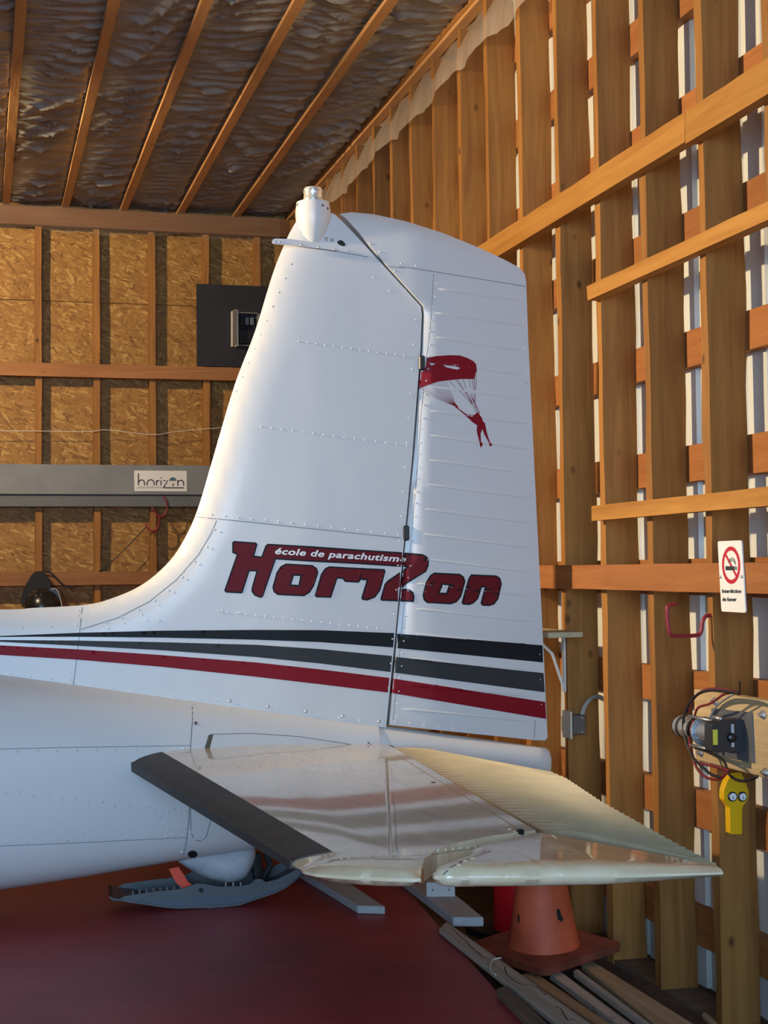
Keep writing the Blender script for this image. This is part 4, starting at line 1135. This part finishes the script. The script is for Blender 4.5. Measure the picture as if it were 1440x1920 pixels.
for body, p0, p1, hgt in (('Interdiction', (240, 1362), (702, 1366), 0.0150), ('de fumer', (248, 1560), (592, 1562), 0.0150)):
    V, F = text_mesh(body, 0.03); w = V[:, 0].max(); a, b = ns3(*p0), ns3(*p1)
    mesh_obj('sign_lettering', [a + (b - a) * v[0] / w + np.array([-0.0004, 0, hgt * v[1]]) for v in V], F, INK, ns)
for p in ((210, 985), (722, 975)): MB().lathe([(0.0045, 0), (0.004, 0.003), (0.002, 0.004)], ns3(*p), NXm, 10).build('screw', STEEL, ns, smooth=True)
# red utility hook screwed into a stud nose
pts = [onX(1327, 1170, XN)]
yh = 4.036
hk = [np.array([2.112, yh, 0.972]), np.array([2.085, yh, 0.972]), np.array([2.072, yh, 0.955]), np.array([2.066, yh, 0.925]), np.array([2.05, yh, 0.915]), np.array([1.985, yh, 0.915]), np.array([1.968, yh, 0.92]), np.array([1.962, yh, 0.94]), np.array([1.958, yh, 0.985]), np.array([1.962, yh, 1.003]), np.array([1.990, yh, 1.010])]
tag(MB().tube(smooth_path(hk, 4), 0.0062, 10).build('utility_hook', HOOKR, None, smooth=True), 'red vinyl-coated square utility hook sticking out of a right wall stud', 'hook')
# shelf on a white bracket
shf = thing('wall_shelf', (2.06, 5.3, 0.868), 'short pale wooden shelf on the right wall, beside the rudder edge', 'shelf')
MB().cbox((1.965, 5.012, 0.868), (2.099, 5.70, 0.888), 0.002).build('shelf_board', wood('shelf_wood', 1, (0.50, 0.43, 0.28), (0.36, 0.29, 0.17), knots=0.2), shf)
br = MB().box((2.092, 5.178, 0.66), (2.0985, 5.200, 0.868)).box((1.985, 5.178, 0.861), (2.0985, 5.200, 0.8678))
br.tube([(1.99, 5.189, 0.858), (2.05, 5.189, 0.80), (2.094, 5.189, 0.67)], 0.006, 6); br.build('shelf_bracket', SIGNC, shf)
# outlet: cover plate on the stud nose, grey box on its side, two cables
q0, q1 = onX(1057, 1331, XN - 0.006), onX(1072, 1386, XN - 0.006)
ol = thing('wall_outlet', (2.1, 5.19, q1[2]), 'ivory outlet cover with a dark metal box on a right wall stud', 'outlet')
MB().cbox((XN - 0.012, q1[1] - 0.005, q1[2]), (XN - 0.004, q0[1] + 0.005, q0[2]), 0.002).build('cover_plate', IVORY, ol)
for z in (0.35, 0.65): MB().cbox((XN - 0.0135, 5.175, q1[2] + (q0[2]-q1[2])*z - 0.014), (XN - 0.0115, 5.205, q1[2] + (q0[2]-q1[2])*z + 0.014), 0.001).build('socket', plain('socket_ivory', (0.5, 0.45, 0.34), 0.5), ol)
a, b = onY(1073, 1341, 5.13), onY(1098, 1377, 5.13)
MB().cbox((a[0], 5.125, b[2]), (b[0], 5.166, a[2]), 0.003).build('junction_box', GREYBOX, ol)
for k, d in enumerate((0, 4)):
    MB().tube(smooth_path([onY(1089 + d, 1342, 5.145), onY(1094 + d, 1325, 5.14), onY(1105 + d, 1311, 5.12), onY(1120, 1304 + d, 5.08), onY(1133, 1310 + d, 5.02)], 4), 0.0045, 7).build('cable', CABLEG, ol, smooth=True)
for p in ((1091, 1346), (1091, 1372)): MB().lathe([(0.004, 0), (0.003, 0.003)], onY(*p, 5.125), NYm, 8).build('screw', STEEL, ol)
# winch on its timber board
wb = thing('winch_board', (2.08, 3.7, 0.543), 'thick rough timber board bolted across the right wall studs', 'board')
MB().cbox((2.058, 3.15, 0.543), (2.0975, 4.075, 0.753), 0.004).build('timber', WINCHBOARD, wb)
for p in ((1432, 1340), (1437, 1448), (1315, 1411), (1342, 1315)):
    q = onX(*p, 2.058); mb = MB().lathe([(0.013, 0), (0.013, 0.003)], q, NXm, 16).lathe([(0.009, 0.003), (0.009, 0.010)], q, NXm, 6).lathe([(0.005, 0.010), (0.005, 0.016)], q, NXm, 10)
    mb.build('bolt', STEEL, wb)
wi = thing('winch', (2.03, 3.9, 0.6), 'small black electric winch with steel rope on the timber board', 'winch')
MB().prism([onX(*p, 2.0575) for p in [(1337, 1328), (1411.6, 1336), (1416, 1429.6), (1342, 1415)]], (-0.006, 0, 0)).build('mount_plate', DSTEEL, wi)
zc = onY(1362, 1380, 3.77)[2]; xc = 2.000
gx0, gx1 = onY(1336, 1380, 3.76)[0], 2.0505
gb = MB().prism(rounded([(gx0, 3.762, zc - 0.044), (gx1, 3.762, zc - 0.042), (gx1, 3.762, zc + 0.046), (gx0 + 0.03, 3.762, zc + 0.046), (gx0, 3.762, zc + 0.034)], 0.008), (0, 0.045, 0)).build('gearbox', plain('winch_black', (0.022, 0.023, 0.027), 0.4), wi)
MB().lathe([(0.014, 0), (0.013, 0.008), (0.008, 0.012)], (2.012, 3.762, zc - 0.004), NYm, 18).build('clutch_knob', BLACKP, gb, smooth=True, angle=40)
MB().box((gx0 + 0.002, 3.7605, zc - 0.022), (gx0 + 0.016, 3.762, zc + 0.020)).build('warning_label', LABELY, gb)
MB().box((gx0 + 0.058, 3.7605, zc - 0.030), (gx0 + 0.066, 3.762, zc + 0.033)).build('maker_label', plain('silver_label', (0.45, 0.46, 0.48), 0.4), gb)
MB().lathe([(0.042, 0), (0.042, 0.008), (0.028, 0.010), (0.031, 0.05), (0.029, 0.085), (0.042, 0.087), (0.042, 0.095)], (xc, 3.808, zc), (0, 1, 0), 28).build('rope_drum', ROPEM, wi, smooth=True, angle=40)
mo = MB().lathe([(0.033, 0), (0.033, 0.095), (0.030, 0.105), (0.024, 0.118), (0.010, 0.126)], (xc - 0.002, 3.935, zc + 0.002), (0, 1, 0), 28).build('motor', plain('motor_silver', (0.62, 0.60, 0.56), 0.3, metal=0.7), wi, smooth=True, angle=40)
MB().lathe([(0.0345, 0), (0.0345, 0.012)], (xc - 0.002, 3.928, zc + 0.002), (0, 1, 0), 28).build('end_ring', BLACKP, mo, smooth=True, angle=40)
MB().lathe([(0.0338, 0.062), (0.0338, 0.078)], (xc - 0.002, 3.935, zc + 0.002), (0, 1, 0), 28).build('label_band', INK, mo, smooth=True, angle=40)
MB().lathe([(0.0335, 0.100), (0.0305, 0.108), (0.0245, 0.120), (0.010, 0.128)], (xc - 0.002, 3.935, zc + 0.002), (0, 1, 0), 28).build('end_cap', BLACKP, mo, smooth=True, angle=40)
for dz in (0.040, -0.042): MB().tube([(xc - 0.025, 3.80, zc + dz), (xc - 0.025, 3.94, zc + dz)], 0.005, 8).build('tie_rod', STEEL, wi, smooth=True)
MB().tube(smooth_path([onX(*p, 1.985) for p in [(1329, 1362), (1331, 1346), (1341, 1328), (1354, 1315), (1375, 1302)]], 4), 0.0028, 7).build('rope_end', ROPEM, wi, smooth=True)
MB().tube([onX(1336, 1345, 1.99), onX(1353, 1348, 1.99)], 0.0065, 8).build('rope_guide', STEEL, wi, smooth=True)
def wc(pts, r, mat, x=1.985): return MB().tube(smooth_path([onX(1250 + p[0] / 7.58, 1270 + p[1] / 7.58, x + (p[2] if len(p) > 2 else 0)) for p in pts], 5), r, 7).build('power_cable', mat, wi, smooth=True)
wc([(310, 500), (340, 380), (420, 260), (560, 175), (720, 165), (900, 185), (1030, 230)], 0.0042, CABLER)
wc([(270, 520), (290, 430), (370, 310), (480, 220), (640, 185), (800, 195), (1020, 225)], 0.0042, CABLEK, 1.978)
wc([(390, 560), (450, 430), (600, 380), (690, 330), (800, 250), (930, 215), (1030, 240)], 0.0036, CABLER)
wc([(380, 620), (340, 750), (325, 950), (360, 1080), (420, 1200), (620, 1250), (820, 1300), (880, 1330)], 0.0042, CABLER, 1.972)
wc([(250, 540), (235, 650), (250, 800), (300, 980), (380, 1150), (480, 1250), (620, 1370), (760, 1420)], 0.0042, CABLEK, 1.968)
wc([(330, 1000), (380, 1180), (450, 1320), (560, 1420), (680, 1450), (780, 1430), (860, 1350)], 0.0042, CABLER, 1.972)
wc([(400, 1000), (560, 1050), (760, 1150), (830, 1230), (870, 1350), (960, 1440), (1080, 1475), (1200, 1450), (1290, 1410)], 0.0042, CABLEK, 1.99)
tag(MB().tube([onX(1387, 1303, 2.06), onX(1387, 1278, 2.03)], 0.0025, 6).lathe([(0.006, 0), (0.006, 0.002)], onX(1387, 1278, 2.03), (0, 0, 1), 8).build('bent_nail', CABLEK, None), 'long dark nail standing up from the winch board', 'nail')
# yellow tester hanging on the stud beside the winch
YT = 4.012
def yt(x, y): return onY(1160 + x / 4.571, 1180 + y / 4.571, YT)
te_ = thing('yellow_tester', yt(965, 1740), 'yellow hand-held tester with two round white dials, below the winch', 'tester')
body = rounded([yt(*p) for p in [(945, 1215), (1010, 1215), (1070, 1370), (1066, 1440), (1015, 1515), (1015, 1742), (917, 1742), (912, 1515), (862, 1450), (862, 1370), (890, 1290)]], 0.005, 3)
MB().prism(body, (0, -0.030, 0)).build('case', YELLOW, te_)
for x in (929, 1013):
    q = yt(x, 1420) + np.array([0, -0.030, 0])
    MB().lathe([(0.0145, 0), (0.0145, 0.005), (0.0125, 0.006)], q, NYm, 20).build('dial_rim', BLACKP, te_, smooth=True, angle=40)
    d_ = MB().lathe([(0.0108, 0.006), (0.0108, 0.0072)], q, NYm, 20).build('dial', SIGNW, te_)
    MB().box(q + np.array([-0.001, -0.0080, -0.007]), q + np.array([0.001, -0.0073, 0.001])).build('needle', INK, d_)
# dried red paint on one stud foot
yp = 4.442 - 0.0245
pp = smooth_path([onY(*p, yp) for p in [(1246, 1818), (1262, 1812), (1273, 1820), (1279, 1845), (1277, 1872), (1272, 1880), (1258, 1872), (1245, 1858)]], 4, True)
MB().prism(pp, (0, 0.004, 0)).build('paint_mark', REDPAINT, wall_right)

# ================================================================== FLOOR THINGS
def plank(name, px4, z, th, mat, label, extend=0.0, near=0.0, cat='plank', group='loose boards on the floor'):
    """px4: far-left, near-left, near-right, far-right corners of the top face"""
    a, b, c, d = [onZ(*p, z) for p in px4]
    e = (a - b) / np.linalg.norm(a - b); a2 = a + e * extend; d2 = d + e * extend; b = b - e * near; c = c - e * near
    M0 = (a2 + b + c + d2) / 4; ang = math.atan2(e[1], e[0])
    R_ = Matrix.Rotation(-ang, 3, 'Z')
    loc = [np.array(R_ @ Vector(p - M0)) for p in (a2, b, c, d2)]
    o = MB().prism([p + np.array([0, 0, 0]) for p in loc], (0, 0, -th)).build(name, mat)
    bm = bmesh.new(); bm.from_mesh(o.data); bmesh.ops.recalc_face_normals(bm, faces=bm.faces)
    bmesh.ops.bevel(bm, geom=bm.edges[:], offset=min(0.003, th * 0.2), segments=1, affect='EDGES'); bm.to_mesh(o.data); bm.free()
    o.location = M0; o.rotation_euler = (0, 0, ang)
    return tag(o, label, cat, group)
plank('grey_plank', [(585, 1647), (670, 1698), (722.5, 1699.5), (667, 1657)], 0.027, 0.026, GPLANK, 'grey board with a pale cut end lying on the red floor, under the stabilizer tip', 0.35)
p2 = plank('grey_plank', [(772, 1661), (849, 1720), (907, 1720), (868, 1680)], 0.030, 0.029, GPLANK, 'grey board beside the red cone, with a pale block on top', 0.45)
q = onZ(800, 1681, 0.030); r_ = onZ(853, 1681, 0.030); e = (r_ - q) / np.linalg.norm(r_ - q); f_ = np.array([-e[1], e[0], 0])
bk = MB().prism([q, r_, r_ + f_ * 0.03, q + f_ * 0.03], (0, 0, 0.046)).build('pale_block', PAINTB)
tag(bk, 'pale painted wood block standing on the grey board', 'block')
for t in (0.22, 0.80): MB().lathe([(0.003, 0), (0.003, 0.001)], q + (r_ - q) * t + np.array([0, 0, 0.022]), -f_, 8).build('nail_hole', INK, bk)
lt = plank('lath', [(837, 1727), (1110, 1920), (1037, 1920), (823, 1740)], 0.022, 0.018, PLANK, 'long pale cracked plank along the red floor edge, tied with twine', 0.0, 0.5)
plank('weathered_plank', [(949, 1847), (1030, 1920), (984, 1920), (931, 1853)], 0.024, 0.022, DPLANK, 'dark weathered plank end lying on the red floor, at the bottom edge', 0.0, 0.4)
G = GROUND + 0.012
plank('batten', [(905, 1786), (1085, 1920), (1070, 1920), (893, 1789)], G + 0.026, 0.022, LPLANK, 'narrow tan batten just beside the pale cracked plank', 0.0, 0.15)
plank('batten', [(950, 1806), (1108, 1920), (1093, 1920), (938, 1809)], G + 0.026, 0.022, LPLANK, 'narrow tan batten that ends at the orange cone base corner', 0.0, 0.15)
plank('brown_plank', [(1003, 1822), (1146, 1920), (1118, 1920), (978, 1826)], G + 0.026, 0.022, LPLANK, 'brown plank running out from below the orange cone', 0.0, 0.12)
plank('grey_brown_plank', [(1050, 1820), (1186, 1920), (1160, 1920), (1030, 1824)], G + 0.026, 0.022, PLANK, 'grey-brown plank in the middle of the loose lumber', 0.0, 0.12)
plank('pale_lath', [(1084, 1816), (1222, 1920), (1209, 1920), (1075, 1820)], G + 0.050, 0.021, plain('pale_lath_wood', (0.42, 0.38, 0.33), 0.7, var=0.15), 'thin pale lath lying on top of the loose lumber', 0.0, 0.12)
plank('wide_plank', [(1112, 1802), (1302, 1920), (1222, 1920), (1090, 1808)], G + 0.026, 0.022, LPLANK, 'wide tan plank nearest the right wall, in the loose lumber', 0.0, 0.12)
plank('wood_scrap', [(1322, 1896), (1345, 1916), (1338, 1921), (1316, 1900)], G + 0.02, 0.016, LPLANK, 'small wood scrap in the dirt by the stud feet', 0, 0, 'wood scrap', None)
tw = smooth_path([onZ(*p, 0.026) for p in [(940, 1796), (925, 1799), (919, 1810), (922, 1822), (930, 1828)]], 5)
tag(MB().tube(tw, 0.0018, 6).build('twine_loop', STRING, None, smooth=True), 'loop of white twine lying on the pale cracked plank', 'string')
bl_ = bvh_of(lt)
for ck in ([(190, 410), (240, 450), (262, 475), (300, 500), (330, 540), (390, 590), (420, 622), (480, 630)], [(585, 690), (600, 750), (650, 795), (700, 822), (760, 828), (830, 845), (900, 905)], [(965, 985), (1010, 1010), (1030, 1050), (1060, 1095), (1110, 1085)]):
    sm = SeamSet(); seam(sm, [(800 + x / 4, 1640 + y / 4) for x, y in ck], bl_, 0.0035, 0.0006, 4); sm.build('crack', INK, lt)
# traffic cones
def cone(name, c, rot, side, prof, bmat, cmat, label, tilt=(0, 0)):
    t = thing(name, c, label, 'traffic cone', 'cones by the right wall')
    h = side / 2; mb = MB().prism(rounded([(-h, -h, 0), (h, -h, 0), (h, h, 0), (-h, h, 0)], side * 0.10), (0, 0, 0.024))
    b = mb.build('base', bmat); 
    k = MB().lathe(prof, (0, 0, 0.018), (0, 0, 1), 36).build('body', cmat, None, smooth=True, angle=45)
    for o in (b, k): o.parent = t
    t.rotation_euler = (tilt[0], tilt[1], rot); return t
oc = cone('traffic_cone', (1.825, 4.735, GROUND + 0.060), math.radians(24), 0.375, [(0.124, 0), (0.117, 0.02), (0.050, 0.40), (0.046, 0.42)], plain('cone_base_rust', (0.24, 0.055, 0.028), 0.8, var=0.45, vscale=9, bump=0.6, bscale=30), ORANGEC, 'faded orange traffic cone with a frayed base, on the loose lumber', (0.03, -0.06))
rcp = onZ(966, 1744, -0.19)
rc = cone('traffic_cone', (rcp[0], rcp[1], GROUND + 0.012), math.radians(16), 0.27, [(0.078, 0), (0.078, 0.25), (0.070, 0.36), (0.055, 0.38)], BLACKM, REDC, 'glossy red cone on a black base, behind the orange cone', (0, 0))

bb_ = bvh_of([o for o in oc.children if o.name.startswith('body')][0])
for pl_ in ([(1044, 1703), (1050, 1706), (1052, 1716), (1056, 1722), (1053, 1729), (1046, 1724), (1043, 1712)], [(971, 1716), (974, 1714), (975, 1728), (972, 1732)]):
    decal('scuff', [pl_], bb_, BLACKM, oc, 0.0012, 4, 3)
